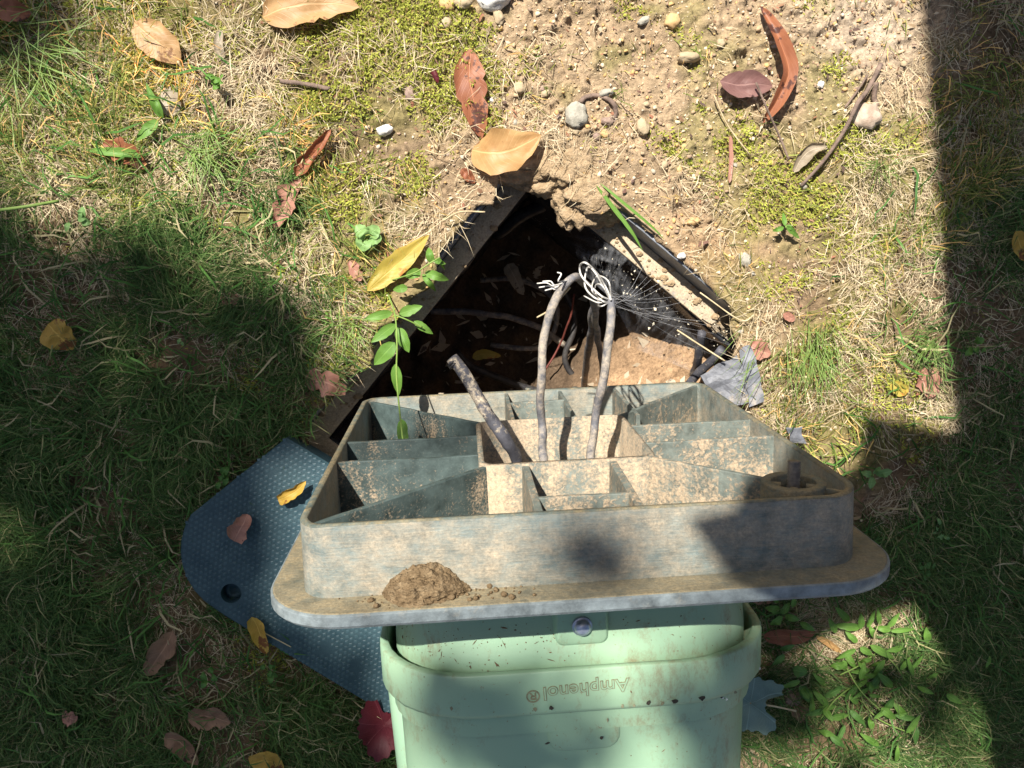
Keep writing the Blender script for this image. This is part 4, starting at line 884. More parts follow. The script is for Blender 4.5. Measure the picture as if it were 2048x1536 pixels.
# ------------------------------------------------------------------ stones
def stone(px, py, w_px, asp, rot, mi, label, sd_, flat=.6, sink=.25):
    p_ = gat(px, py); r_ = w_px / 1660 / 2
    V, F = lump('s', (p_.x, p_.y, p_.z + r_ * flat * (1 - sink)), r_, (1, asp, flat), None, .28, 60, 3, sd_, Matrix.Rotation(R(rot), 3, 'Z'))
    o = mesh('stone', V, F, STONES[mi], None, True); return tag(o, label, 'stone')
stone(1152, 232, 42, 1.1, 20, 1, 'angular grey stone on bare soil up from the pit corner', 1)
stone(1726, 236, 58, .85, -10, 5, 'large rounded pinkish stone lying under the twig', 2)
stone(988, 2, 62, .7, 8, 0, 'white broken stone at the top edge of the photo', 3)
stone(896, 10, 32, .8, 10, 3, 'ochre stone left of the white broken stone at top', 4)
stone(926, 8, 32, .7, -15, 2, 'tan grey stone touching the white broken stone at top', 5)
stone(997, 36, 19, 1.4, 10, 2, 'upright tan pebble just below the white broken stone', 6)
stone(892, 48, 24, .9, 30, 2, 'round tan pebble below the ochre stone at top', 7)
stone(1038, 177, 22, 1.1, 0, 2, 'round cream pebble right of the long russet leaf', 8)
stone(1284, 256, 24, 1.3, 15, 2, 'smooth pale pebble by moss up right of the pit', 9)
stone(1091, 188, 18, .7, 30, 2, 'small tan chip between the cream pebble and the grey stone', 10)
stone(1212, 188, 30, .5, 10, 1, 'flat grey stone chip above the curled root ring', 11)
stone(1213, 244, 26, .6, -10, 4, 'brown half buried stone right of the angular grey stone', 12)
stone(1343, 45, 30, .9, 25, 3, 'ochre stone beside the flat cream stone at upper right of centre', 13)
stone(1286, 44, 26, .55, 25, 1, 'flat grey cream stone at top beside moss', 14)
stone(1375, 118, 46, .42, -4, 2, 'long flat straw coloured stone chip', 15)
stone(1440, 88, 17, 1, 0, 2, 'yellowish pebble above the purple leaf', 16)
stone(820, 188, 21, 1.3, 0, 4, 'dark brown pebble in the moss left of the russet leaf', 17)
stone(770, 262, 32, .6, 10, 0, 'white crumbly stone in the moss left of the orange leaf', 18)
stone(1488, 520, 24, 1.2, 30, 1, 'grey flat stone in orange soil right of the pit rim', 19)
stone(1385, 443, 26, .6, 10, 3, 'yellow ochre stone above the right pit rim', 20)
stone(1362, 512, 18, .7, 10, 0, 'white chip lying on the right pit rim', 21)
stone(1582, 1392, 40, .9, 10, 4, 'dark brown stone in the weeds right of the pedestal', 22)
stone(1640, 170, 14, 1, 10, 0, 'tiny white quartz pebble right of the tall russet leaf', 23)
stone(1150, 262, 15, .9, 0, 2, 'small cream pebble right below the angular grey stone', 24)
stone(985, 200, 14, .9, 0, 0, 'small white pebble at the edge of the russet leaf', 25)
# countable small pebbles: six shapes share their meshes
proto = []
for k in range(6):
    V, F = lump('p', (0, 0, 0), 1, (1, .8, .6), None, .3, 60, 2, 40 + k); o = mesh('pebble', [v_ * .0045 for v_ in V], F, STONES[(2, 3, 2, 1, 5, 4)[k]], None, True, True); proto.append(o)
LM = ((960, 180, 'beside the long russet leaf'), (1012, 295, 'round the broad orange leaf'), (1152, 232, 'near the angular grey stone'), (990, 20, 'below the white broken stone'), (1290, 45, 'near the flat grey stone at top'), (1375, 118, 'by the long flat stone chip'), (1490, 165, 'around the purple leaf'), (1565, 60, 'by the tip of the curved russet leaf'), (1740, 60, 'on the sandy patch at upper right'), (1700, 220, 'beside the leaning twig'), (1284, 256, 'near the smooth pale pebble'), (1420, 330, 'in the moss right of centre'), (1385, 443, 'above the right pit rim'), (1488, 520, 'near the flat grey stone by the rim'), (770, 262, 'by the white crumbly stone'), (1450, 620, 'at the end of the right rim'), (1280, 380, 'just above the right pit rim'), (1130, 90, 'at the top of the soil, right of centre'))
px, py = sample(5000); d_ = lookup(T_SOIL, px, py); keep = (rng.random(len(px)) < d_ ** 3) & ok_ground(px, py) & (py < 700) & (px > 650) & (px < 1830) & (py > 0); px, py = px[keep][:46], py[keep][:46]
for i, (a, b) in enumerate(zip(px, py)):
    o = proto[i] if i < 6 else proto[i % 6].copy()
    if i >= 6: C.objects.link(o)
    p_ = gat(a, b); s_ = .55 + .7 * random.random() ** 2; o.location = (p_.x, p_.y, p_.z + .001); o.scale = (s_, s_ * random.uniform(.7, 1.2), s_); o.rotation_euler = (random.uniform(-.4, .4), random.uniform(-.4, .4), random.uniform(0, 6.28))
    nm = min(((math.hypot(a - lx, b - ly), ln_) for lx, ly, ln_ in LM))[1]
    tag(o, 'small %s pebble in the soil %s' % (('tan', 'ochre', 'sandy', 'grey', 'pinkish', 'brown')[i % 6], nm), 'pebble', 'small pebbles in the bare soil')

# ------------------------------------------------------------------ fallen leaves
def blade_leaf(path, w_px, curl=.6, fold=.0, shape=(.9, 1.0), nu=16, nv=8, wav=.12, sd_=0, zs=None, base_=None, notch=.22):
    """path: pixels along the midrib, zs heights above ground; returns V, F, UV"""
    zs = zs or [.006] * len(path)
    P_ = catmull([gat(x, y, z * .72) if base_ is None else at(x, y, base_ + z) for (x, y), z in zip(path, zs)], max(4, nu // (len(path) - 1)))
    m_ = len(P_) - 1; V, F, UV = [], [], []; hw = w_px / 1660 / 2
    for i, p_ in enumerate(P_):
        u = i / m_; T_ = (P_[min(i + 1, m_)] - P_[max(i - 1, 0)]).normalized(); sd = T_.cross(Vector((0, 0, 1)))
        sd = sd.normalized() if sd.length > 1e-4 else Vector((1, 0, 0)); up = sd.cross(T_).normalized()
        wp = hw * (max(0, math.sin(math.pi * min(1, max(0, u)) ** shape[0]))) ** shape[1] + hw * .02
        for j in range(nv + 1):
            v_ = -1 + 2 * j / nv; rg = 1 + wav * mnoise.noise(Vector((u * 7 + sd_, v_ * 1.5, sd_ * 3)))
            if notch and abs(v_) > .5: rg *= 1 - notch * max(0, mnoise.noise(Vector((u * 9, sd_ * 7 + (5 if v_ > 0 else 0), 1))))
            c_ = curl * (1 + .4 * mnoise.noise(Vector((u * 3, sd_, 4))))
            ph = c_ * v_ + 1e-5
            lat = wp * rg * math.sin(ph) / (c_ + 1e-5) if abs(c_) > .02 else wp * rg * v_
            hh = wp * rg * (1 - math.cos(ph)) / (c_ + 1e-5) if abs(c_) > .02 else 0
            hh += fold * wp * abs(v_) + wp * .24 * mnoise.noise(Vector((u * 5 + sd_, v_ * 2.2, 7.7 + sd_))) + wp * .10 * mnoise.noise(Vector((u * 14 + sd_, v_ * 5, 3 + sd_)))
            V.append(p_ + sd * lat + up * hh); UV.append((u, v_))
    for i in range(m_):
        for j in range(nv): a = i * (nv + 1) + j; F.append((a, a + nv + 1, a + nv + 2, a + 1))
    lo = min(v_.z for v_ in V)
    return V, F, UV
def leaf(label, path, w, mat, stem=None, **k):
    V, F, UV = blade_leaf(path, w, **k); lm = set_uv(mesh('leaf', V, F, mat), UV)
    if stem:
        tb, base_ = stem[0], k.get('base_'); P_ = [gat(x, y, z) if base_ is None else at(x, y, base_ + z) for x, y, z in tb]
        s_ = mesh('stalk', *tube(P_, stem[1], 6, 6, 0), stem[2], None, True, True); world_part(s_, lm)
    return tag(lm, label, 'leaf', 'fallen leaves')
leaf('long russet dark spotted leaf lying above the orange leaf', [(942, 98), (938, 150), (950, 215), (964, 278)], 62, L_RUSSET, shape=(.85, .7), curl=.5, zs=[.012, .012, .010, .006], sd_=1, notch=.5)
leaf('broad orange tan leaf at the top corner of the pit', [(944, 300), (985, 305), (1030, 297), (1082, 270)], 84, L_ORANGE, shape=(.8, .75), curl=.35, zs=[.010, .026, .03, .022], sd_=2)
leaf('tall curved russet leaf standing on edge at upper right', [(1520, 12), (1556, 75), (1577, 140), (1558, 195), (1526, 246)], 30, L_RUSSET, shape=(1.0, .5), curl=.3, fold=.7, wav=.06, notch=0, zs=[.014, .022, .024, .022, .010], sd_=3, nu=20)
leaf('purple brown curled leaf with a long stalk touching the curved russet leaf', [(1440, 162), (1475, 170), (1510, 168), (1545, 172)], 52, L_PURPLE, ([(1512, 165, .026), (1535, 220, .022), (1560, 275, .014), (1578, 320, .004)], .0013, M_TWIG), shape=(.9, .6), curl=.5, zs=[.018, .024, .024, .014], sd_=4)
leaf('large tan leaf in the grass at upper left', [(268, 45), (300, 72), (335, 100), (360, 126)], 62, L_TAN, ([(355, 122, .012), (372, 150, .008), (395, 195, .003)], .0011, M_STRAWS), shape=(.8, .7), curl=.3, zs=[.018, .022, .02, .014], sd_=5)
leaf('wide tan leaf cut by the top edge of the photo left of centre', [(525, 34), (580, 14), (650, 6), (718, 14)], 74, L_TAN, shape=(.8, .7), curl=.45, zs=[.01, .02, .022, .012], sd_=6, notch=.4)
leaf('rolled tan leaf lying on dark soil left of centre', [(592, 352), (615, 322), (640, 292), (662, 258)], 40, L_RUSSET, shape=(.7, .4), curl=1.7, zs=[.020, .024, .024, .020], sd_=7)
leaf('crumpled pinkish brown leaf below the rolled tan leaf', [(548, 466), (566, 420), (580, 388), (602, 358)], 46, L_PINK, shape=(1.1, .7), curl=.9, wav=.5, zs=[.014, .022, .024, .020], sd_=8, notch=.8)
leaf('slender yellow green leaf by the left pit rim', [(734, 582), (775, 545), (815, 510), (858, 470)], 46, L_YGREEN, shape=(.85, .8), curl=.5, zs=[.012, .022, .024, .018], sd_=9)
leaf('small pale tan torn leaf in upper left grass', [(322, 182), (335, 205), (352, 232)], 52, L_GREY, shape=(.7, .5), curl=.5, wav=.3, zs=[.012, .016, .01], sd_=10, notch=.6)
leaf('round yellow leaf with brown blotches in the dark grass at left edge', [(96, 648), (112, 668), (128, 680), (148, 698)], 60, L_YELLOW, shape=(.7, .6), curl=.3, zs=[.03, .034, .032, .026], sd_=11)
leaf('russet crumpled leaf half under grass at left', [(205, 288), (235, 296), (262, 310), (292, 338)], 44, L_RUSSET, shape=(.9, .6), curl=.8, wav=.5, zs=[.02, .022, .02, .01], sd_=12, notch=.8)
PZ = .0315
leaf('curled yellow brown leaf near the top corner of the blue green cover', [(556, 1000), (575, 992), (595, 980), (612, 962)], 32, L_YELLOW, shape=(.7, .5), curl=1.3, zs=[.006, .01, .012, .012], base_=PZ, sd_=13, wav=.4)
leaf('pinkish tan leaf on the left edge of the blue green cover', [(468, 1082), (478, 1062), (488, 1045), (494, 1028)], 44, L_PINK, shape=(.8, .6), curl=.9, zs=[.006, .012, .012, .006], base_=PZ, sd_=14, wav=.4, notch=.5)
leaf('bent yellow leaf lying below the lift hole on the cover', [(503, 1234), (514, 1252), (522, 1276), (534, 1308)], 34, L_YELLOW, ([(522, 1262, .004), (548, 1276, .003), (582, 1294, .002)], .0006, M_STRAWS), shape=(.7, .45), curl=.8, zs=[.012, .006, .006, .005], base_=PZ, sd_=15)
leaf('brown folded leaf in dark grass left of the cover', [(346, 1262), (330, 1295), (312, 1320), (292, 1352)], 48, L_BROWN, shape=(.8, .55), curl=.9, zs=[.03, .036, .034, .026], sd_=16, wav=.4)
leaf('small pink leaf scrap in the grass at lower left', [(124, 1428), (140, 1436), (155, 1440)], 26, L_PINK, shape=(.9, .5), curl=.4, wav=.6, zs=[.03, .034, .03], sd_=17)
leaf('broad grey brown leaf in the grass below the cover', [(376, 1440), (405, 1432), (432, 1436), (462, 1446)], 50, L_BROWN, shape=(.8, .55), curl=.7, wav=.5, zs=[.026, .032, .032, .026], sd_=18, notch=.6)
leaf('dull brown leaf at the bottom edge below the broad grey brown leaf', [(328, 1476), (355, 1482), (375, 1502), (396, 1530)], 44, L_BROWN, shape=(.8, .6), curl=.8, wav=.4, zs=[.028, .032, .03, .022], sd_=19)
leaf('yellow brown leaf cut by the bottom edge', [(500, 1528), (520, 1522), (542, 1525), (566, 1540)], 46, L_YELLOW, shape=(.8, .5), curl=.5, wav=.4, zs=[.024, .03, .03, .02], sd_=20)
leaf('orange red leaf in the weeds at the right side of the pedestal', [(1526, 1274), (1560, 1272), (1595, 1272), (1632, 1264)], 36, L_RUSSET, shape=(.8, .55), curl=.7, zs=[.02, .024, .024, .018], sd_=21)
leaf('narrow orange leaf piece right of the orange red leaf', [(1632, 1272), (1650, 1282), (1668, 1294), (1682, 1304)], 15, L_ORANGE, shape=(.9, .4), curl=.8, zs=[.018, .018, .016, .012], sd_=22)
leaf('yellow green bent leaf on the straw at right', [(1780, 768), (1798, 778), (1818, 776)], 30, L_YGREEN, shape=(.8, .5), curl=.8, wav=.4, zs=[.012, .014, .01], sd_=23)
leaf('pinkish brown leaf at the edge of the right hand shadow', [(1846, 736), (1856, 765), (1866, 795)], 50, L_PINK, shape=(.8, .5), curl=.5, wav=.4, zs=[.012, .014, .01], sd_=24)
leaf('pinkish brown leaf at the right end of the pit', [(1498, 690), (1515, 700), (1542, 708)], 40, L_PINK, shape=(.8, .5), curl=.5, wav=.5, zs=[.014, .016, .012], sd_=25, notch=.5)
leaf('yellow leaf cut by the right edge of the photo', [(2032, 462), (2040, 492), (2052, 522)], 34, L_YELLOW, shape=(.8, .5), curl=.4, zs=[.03, .032, .028], sd_=26)
leaf('grey curled leaf beside the lower end of the twig', [(1588, 345), (1602, 318), (1622, 300), (1655, 292)], 34, L_GREY, shape=(.9, .5), curl=1.3, zs=[.008, .016, .016, .012], sd_=27, wav=.3)
leaf('small reddish brown leaf in shaded grass at left of centre', [(440, 590), (458, 596), (482, 600)], 26, L_PINK, shape=(.9, .6), curl=.6, wav=.4, zs=[.018, .02, .016], sd_=28)
leaf('crumpled russet brown leaf at the left end of the pit', [(612, 770), (638, 762), (665, 770), (690, 790)], 52, L_PINK, shape=(.9, .6), curl=.7, wav=.6, zs=[.012, .018, .016, .008], sd_=29, notch=.7)
leaf('small dark red leaf standing in moss left of the long russet leaf', [(864, 138), (870, 150), (876, 166)], 13, L_RED, shape=(.9, .6), curl=.9, zs=[.006, .012, .012], sd_=30)
leaf('small orange leaf fragment tucked below the orange tan leaf', [(922, 338), (934, 350), (950, 366)], 22, L_RUSSET, shape=(.9, .6), curl=.7, zs=[.012, .012, .006], sd_=31)
leaf('dark russet leaf at the top left corner of the photo', [(-10, 20), (25, 22), (62, 28)], 40, L_RUSSET, shape=(.9, .6), curl=.5, zs=[.02, .024, .016], sd_=32)
leaf('brown leaf half hidden under the right corner of the flange', [(1500, 1196), (1520, 1196), (1545, 1204)], 26, L_PINK, shape=(.9, .6), curl=.5, zs=[.02, .02, .016], sd_=33)
leaf('pale brown leaf lying in the shaded upper pit', [(1015, 528), (1028, 552), (1046, 590)], 36, L_GREY, shape=(.6, .4), curl=.3, zs=[.0, .002, .0], base_=-.29, sd_=34)
leaf('yellowish leaf lying in the shaded lower pit', [(945, 716), (968, 708), (1002, 712)], 26, L_YGREEN, shape=(.8, .6), curl=.3, zs=[0, .002, 0], base_=-.29, sd_=35)
leaf('reddish chip of leaf on the straw right of the pit', [(1566, 628), (1578, 634), (1590, 640)], 18, L_PINK, shape=(.9, .5), curl=.5, zs=[.012, .012, .01], sd_=36)
leaf('thin pale leaf strip on soil beside the moss patch', [(1460, 270), (1462, 320), (1459, 366)], 9, L_PINK, shape=(.9, .2), curl=.5, zs=[.012, .012, .01], sd_=37)
leaf('flat grey brown leaf among grass at the top left of centre', [(440, 60), (438, 92), (446, 118)], 18, L_GREY, shape=(.9, .3), curl=.6, zs=[.014, .012, .01], sd_=38)
leaf('dull brown leaf in the straw left of the yellow green leaf', [(700, 520), (712, 545), (722, 562)], 24, L_PINK, shape=(.9, .5), curl=.6, zs=[.010, .012, .01], sd_=39, wav=.5)
leaf('dark shaded leaf in the weeds right below the brown stone', [(1588, 1408), (1602, 1425), (1618, 1442)], 38, L_BROWN, shape=(.9, .5), curl=.6, zs=[.016, .02, .012], sd_=40, wav=.5)
def lobed(label, centre, tip, rad_px, mat, z, lobes=5, sd_=0, stem=None, curl=.12):
    c_ = gat(*centre, z); t_ = gat(*tip, z); d = (t_ - c_); d.z = 0; d.normalize(); e_ = Vector((-d.y, d.x, 0)); r0 = rad_px / 1660; V, UV = [c_.copy()], [(0, 0)]; F = []; na, nr = 72, 5
    for k in range(1, nr + 1):
        for i in range(na):
            a = 2 * math.pi * i / na - math.pi; s_ = a / math.pi
            lob = .74 + .26 * max(0, math.cos(a * 2.6)) ** 1.6 * (1 - .3 * abs(s_)); lob *= (1 if abs(s_) < .88 else .55); lob *= 1 + .04 * (1 if i % 4 < 2 else -1) * (k == nr)
            r_ = r0 * lob * k / nr; q_ = c_ + d * r_ * math.cos(a) + e_ * r_ * math.sin(a)
            q_.z += curl * r_ * r_ / r0 + .006 * mnoise.noise(q_ * 40 + Vector((sd_, 0, 0))) + .0012 * abs(math.sin(a * 2.5)) * k / nr; V.append(q_); UV.append((k / nr, (i % 12 - 6) / 6))
    for i in range(na): F.append((0, 1 + i, 1 + (i + 1) % na))
    for k in range(nr - 1):
        for i in range(na): a = 1 + k * na + i; b = 1 + k * na + (i + 1) % na; F.append((a, a + na, b + na, b))
    lm = set_uv(mesh('leaf', V, F, mat), UV)
    if stem: world_part(mesh('stalk', *tube([gat(*q_) for q_ in stem], .0011, 6, 6, 0), M_STRAWS, None, True, True), lm)
    return tag(lm, label, 'leaf', 'fallen leaves')
lobed('crimson lobed leaf half under the left side of the pedestal', (768, 1452), (750, 1528), 66, L_RED, .035, 5, 2)
lobed('pale blue green lobed leaf with its stalk, right of the pedestal', (1500, 1406), (1445, 1398), 74, L_PALE, .05, 5, 4, [(1500, 1406, .05), (1545, 1412, .045), (1592, 1422, .035)])

# ------------------------------------------------------------------ twigs and stalks
def stick(name, pts, r_, mat, label, cat='twig', z=.008):
    P_ = [gat(x, y, z + (q_[0] if q_ else 0)) for x, y, *q_ in pts]; return tag(mesh(name, *tube(P_, r_, 7, 6, .25), mat), label, cat)
t_ = stick('twig', [(1762, 128), (1735, 180, .006), (1716, 205, .014), (1692, 255, .012), (1650, 318, .004), (1602, 372)], (.0030, .0020), M_TWIG, 'grey brown twig leaning over the pinkish stone')
stick('twig', [(1752, 165), (1748, 195), (1754, 212)], .003, M_TWIG, 'short thick twig stub beside the leaning twig')
stick('twig', [(1690, 215), (1716, 180), (1735, 150)], .0013, M_TWIG, 'thin side twig left of the leaning twig')
stick('dry_stalk', [(560, 162), (610, 168), (660, 178)], .0025, M_TWIG, 'flat brown stalk on moss left of top centre', 'stalk')
stick('dry_stalk', [(1428, 190), (1455, 250), (1500, 310)], .0008, M_STRAWS, 'thin straw stalk left of the purple leaf', 'stalk')
stick('dry_stalk', [(0, 420, .03), (60, 412, .034), (118, 402, .02)], .0018, M_STEMG, 'thick yellow green stalk at the left edge', 'stalk')
stick('dry_stalk', [(850, 300), (890, 308, .01), (930, 270, .008)], .0007, M_STRAWS, 'arched straw stalk left of the orange leaf', 'stalk')
stick('dry_stalk', [(1400, 585, .0), (1480, 640, .0), (1508, 630)], .0009, M_STRAWS, 'pale stalk near the broken end of the right rim', 'stalk')
stick('dry_stalk', [(1354, 660, .0), (1400, 690, .01), (1450, 722, .01)], .0010, M_STRAWS, 'pale straw lying over the sunlit pit end', 'stalk')
stick('dry_stalk', [(705, 905, .02), (690, 918, .03), (655, 935, .03)], .0009, M_STRAWS, 'straw hooked over the left lip of the base', 'stalk', .1)
stick('dry_stalk', [(885, 442, .01), (920, 424, .012), (970, 424, .01)], .0010, M_STRAWS, 'pale stalk poking over the left pit rim', 'stalk')
ring_ = [(1160 + 0, 205), (1172, 194), (1200, 192), (1225, 205), (1232, 225), (1226, 238)]
stick('curled_root', ring_, .0028, M_TWIG, 'curled brown root half ring beside the angular grey stone', 'root', .003)
# green grass blades and small plants
def strap(path, zs, w_px, base_=None): 
    return blade_leaf(path, w_px, curl=.5, shape=(1, .35), nu=12, nv=2, wav=.05, zs=zs, base_=base_)
def plant(name, label, cat, foot, stems, leaves, mat=L_GREEN, ssize=.0009):
    root = empty(name, gat(*foot), label, cat)
    for s_ in stems: world_part(mesh('stem', *tube([gat(x, y, z) for x, y, z in s_], ssize, 6, 6, 0), M_STEMG, None, True, True), root)
    for k, (pa, zs, w_) in enumerate(leaves):
        V, F, UV = blade_leaf(pa, w_, curl=.5, shape=(.75, .8), nu=10, nv=4, wav=.05, zs=zs, sd_=k); world_part(set_uv(mesh('leaf', V, F, mat, None, True, True), UV), root)
    return root
def pl_leaf(b, t, w_, z0, z1): mid_ = ((b[0] + t[0]) / 2, (b[1] + t[1]) / 2); return ([b, mid_, t], [z0, (z0 + z1) / 2 + .006, z1], w_)
plant('trailing_weed', 'trailing green weed hanging over the left pit rim with lance shaped leaves', 'weed', (776, 588),
      [[(776, 588, .01), (790, 630, .03), (794, 690, .06), (793, 750, .1), (800, 830, .14), (808, 900, .17)], [(790, 630, .03), (815, 640, .035), (845, 655, .03)], [(785, 560, .02), (830, 545, .035), (862, 525, .04), (880, 515, .04)]],
      [pl_leaf((798, 628), (845, 612), 22, .03, .04), pl_leaf((828, 642), (866, 668), 16, .035, .03), pl_leaf((795, 655), (818, 705), 24, .05, .05), pl_leaf((790, 685), (748, 730), 30, .06, .05), pl_leaf((792, 648), (742, 685), 22, .05, .04), pl_leaf((790, 728), (798, 790), 20, .1, .09),
       pl_leaf((803, 838), (810, 910), 20, .15, .17), pl_leaf((842, 543), (810, 553), 20, .035, .03), pl_leaf((845, 548), (872, 583), 12, .03, .02), pl_leaf((850, 545), (898, 560), 18, .04, .03), pl_leaf((862, 525), (857, 495), 16, .04, .04), pl_leaf((866, 520), (892, 528), 10, .04, .04), pl_leaf((876, 515), (890, 540), 8, .04, .03), pl_leaf((785, 625), (728, 638), 18, .03, .04), pl_leaf((815, 575), (786, 580), 16, .03, .03)])
plant('clover_plant', 'pale green round leaved seedling on the straw at left of the pit', 'weed', (735, 475), [[(735, 475, .004), (734, 480, .01)]],
      [pl_leaf((733, 474), (712, 450), 30, .012, .016), pl_leaf((736, 474), (757, 452), 30, .012, .016), pl_leaf((738, 476), (764, 476), 28, .012, .016), pl_leaf((732, 478), (718, 500), 32, .012, .014), pl_leaf((735, 480), (745, 500), 28, .012, .014), pl_leaf((732, 474), (722, 462), 24, .016, .02)], L_CLOVER)
plant('seedling', 'small green seedling of round leaves in shade right of the base', 'weed', (1745, 952), [[(1745, 952, .004), (1746, 950, .02)]],
      [pl_leaf((1744, 950), (1722, 944), 15, .02, .024), pl_leaf((1748, 948), (1762, 934), 14, .02, .024), pl_leaf((1752, 950), (1785, 942), 20, .02, .024), pl_leaf((1746, 954), (1740, 978), 17, .02, .022)], L_CLOVER)
plant('seedling', 'small green plant in orange soil right of the pit rim', 'weed', (1570, 455), [[(1572, 440, .004), (1572, 455, .02)]],
      [pl_leaf((1572, 452), (1600, 478), 12, .02, .012), pl_leaf((1570, 452), (1566, 425), 10, .02, .02), pl_leaf((1568, 455), (1545, 462), 10, .02, .014), pl_leaf((1574, 450), (1590, 462), 9, .02, .014)])
plant('broad_grass', 'broad bladed bright green grass sprig in the upper left', 'grass sprig', (320, 238), [[(320, 238, .006), (318, 232, .012)]],
      [pl_leaf((320, 235), (292, 165), 15, .02, .03), pl_leaf((316, 240), (272, 282), 22, .02, .02), pl_leaf((285, 308), (170, 300), 18, .02, .02), pl_leaf((325, 238), (310, 190), 11, .02, .03)])
plant('broad_grass', 'two green grass straps lying over the right pit rim', 'grass sprig', (1195, 372), [],
      [([(1192, 370), (1230, 420), (1262, 462), (1286, 502)], [.012, .014, .012, .0], 9), ([(1200, 366), (1240, 400), (1300, 450), (1330, 480)], [.012, .016, .014, .006], 6)])
plant('weed_patch', 'low spreading weed with pointed leaves in the dappled light at lower right', 'weed', (1760, 1300), [[(1760, 1300, .01), (1720, 1330, .02), (1680, 1350, .02)], [(1760, 1300, .01), (1790, 1330, .02), (1810, 1360, .02)]],
      [pl_leaf(b_, t_, w_, .03, .03) for b_, t_, w_ in (((1722, 1255), (1665, 1250), 18), ((1722, 1258), (1722, 1225), 15), ((1735, 1255), (1750, 1220), 12), ((1760, 1250), (1755, 1215), 11), ((1775, 1255), (1800, 1225), 14), ((1780, 1262), (1830, 1258), 12), ((1715, 1285), (1690, 1262), 13), ((1740, 1290), (1790, 1318), 16), ((1712, 1298), (1672, 1318), 14), ((1720, 1295), (1745, 1310), 15), ((1750, 1275), (1738, 1250), 12), ((1690, 1330), (1660, 1332), 18), ((1770, 1320), (1745, 1352), 15), ((1800, 1340), (1822, 1312), 12), ((1740, 1340), (1700, 1345), 13))])
plant('weed_patch', 'broader leaved weed growing below the dappled weed at lower right', 'weed', (1720, 1400), [[(1720, 1400, .01), (1680, 1390, .02)], [(1720, 1400, .01), (1760, 1440, .02), (1830, 1470, .02)]],
      [pl_leaf(b_, t_, w_, .03, .03) for b_, t_, w_ in (((1600, 1370), (1620, 1405), 20), ((1585, 1340), (1615, 1345), 26), ((1650, 1395), (1690, 1370), 16), ((1690, 1400), (1720, 1365), 14), ((1740, 1380), (1765, 1340), 16), ((1770, 1420), (1790, 1395), 18), ((1790, 1430), (1840, 1440), 14), ((1700, 1420), (1730, 1450), 14), ((1650, 1420), (1610, 1430), 14), ((1830, 1450), (1832, 1490), 15), ((1690, 1450), (1670, 1490), 13), ((1660, 1470), (1690, 1495), 15), ((1570, 1310), (1545, 1330), 16), ((1560, 1300), (1590, 1290), 14))], L_DGREEN)
plant('weed_patch', 'leafy green weed close beside the right flange corner', 'weed', (1560, 1230), [],
      [pl_leaf(b_, t_, w_, .03, .03) for b_, t_, w_ in (((1560, 1220), (1530, 1215), 18), ((1562, 1228), (1580, 1205), 16), ((1565, 1235), (1540, 1250), 18), ((1570, 1232), (1600, 1240), 15), ((1585, 1215), (1590, 1190), 12), ((1600, 1245), (1630, 1262), 14), ((1556, 1205), (1545, 1190), 12))])
lv = []
for k in range(46):
    x, y = random.gauss(1720, 75), random.gauss(1370, 62); a = random.uniform(0, 6.28); L_ = random.uniform(22, 48)
    if x > 1590: lv.append(pl_leaf((x, y), (x + L_ * math.cos(a), y + L_ * math.sin(a)), random.uniform(9, 17), random.uniform(.02, .04), random.uniform(.02, .045)))
plant('weed_patch', 'dense sprawl of lance leaved weed in dappled light right of the pedestal', 'weed', (1715, 1365), [[(1690, 1330, .01), (1720, 1380, .03), (1760, 1420, .03)], [(1715, 1365, .01), (1670, 1400, .03), (1640, 1440, .02)]], lv)
gr = []
for k in range(260):
    if k < 150: q_ = pit(T + random.uniform(.0, .026), random.uniform(.05, .34), -.047)
    else: q_ = pit(random.uniform(.03, .42), T + random.uniform(.0, .026), -.047)
    r_ = .0007 + .0042 * random.random() ** 5; gv, gf = lump('g', q_, r_, (1.2, .9, .7), None, .4, 60, 1, k); gr.append((gv, gf))
V, F = join(gr); tag(mesh('ledge_crumbs', V, F, M_CLOD, None, False), kind='stuff')
for k, (cx_, cy_, lab, mt) in enumerate(((415, 1350, 'dark heart leaved weed in the grass below the cover', L_DGREEN), (530, 1345, 'low clover like weed along the lower edge of the cover', L_DGREEN), (440, 950, 'green weed left of the top corner of the cover', L_DGREEN), (150, 430, 'pale green weed leaf in the grass at left edge', L_CLOVER), (375, 683, 'single round light green leaf in dark grass at left', L_CLOVER), (1880, 1060, 'greyish green weed in shade right of the flange', L_CLOVER), (1850, 1140, 'dark green weed right of the flange corner', L_DGREEN), (1960, 690, 'yellow green weed in deep shade at right', L_GREEN), (430, 165, 'green rosette weed in moss at upper left', L_GREEN), (665, 640, 'bright green grass sprig left of the pit', L_GREEN))):
    lv = []
    for i in range(2 if 'single' in lab else random.randint(5, 7)):
        a = random.uniform(0, 6.28); r_ = random.uniform(8, 22); ox, oy = random.uniform(-16, 16), random.uniform(-16, 16)
        lv.append(pl_leaf((cx_ + ox, cy_ + oy), (cx_ + ox + r_ * math.cos(a), cy_ + oy + r_ * math.sin(a)), r_ * random.uniform(.55, .85) if 'sprig' not in lab else r_ * .25, .03, .032))
    plant('weed', lab, 'weed', (cx_, cy_), [], lv, mt)
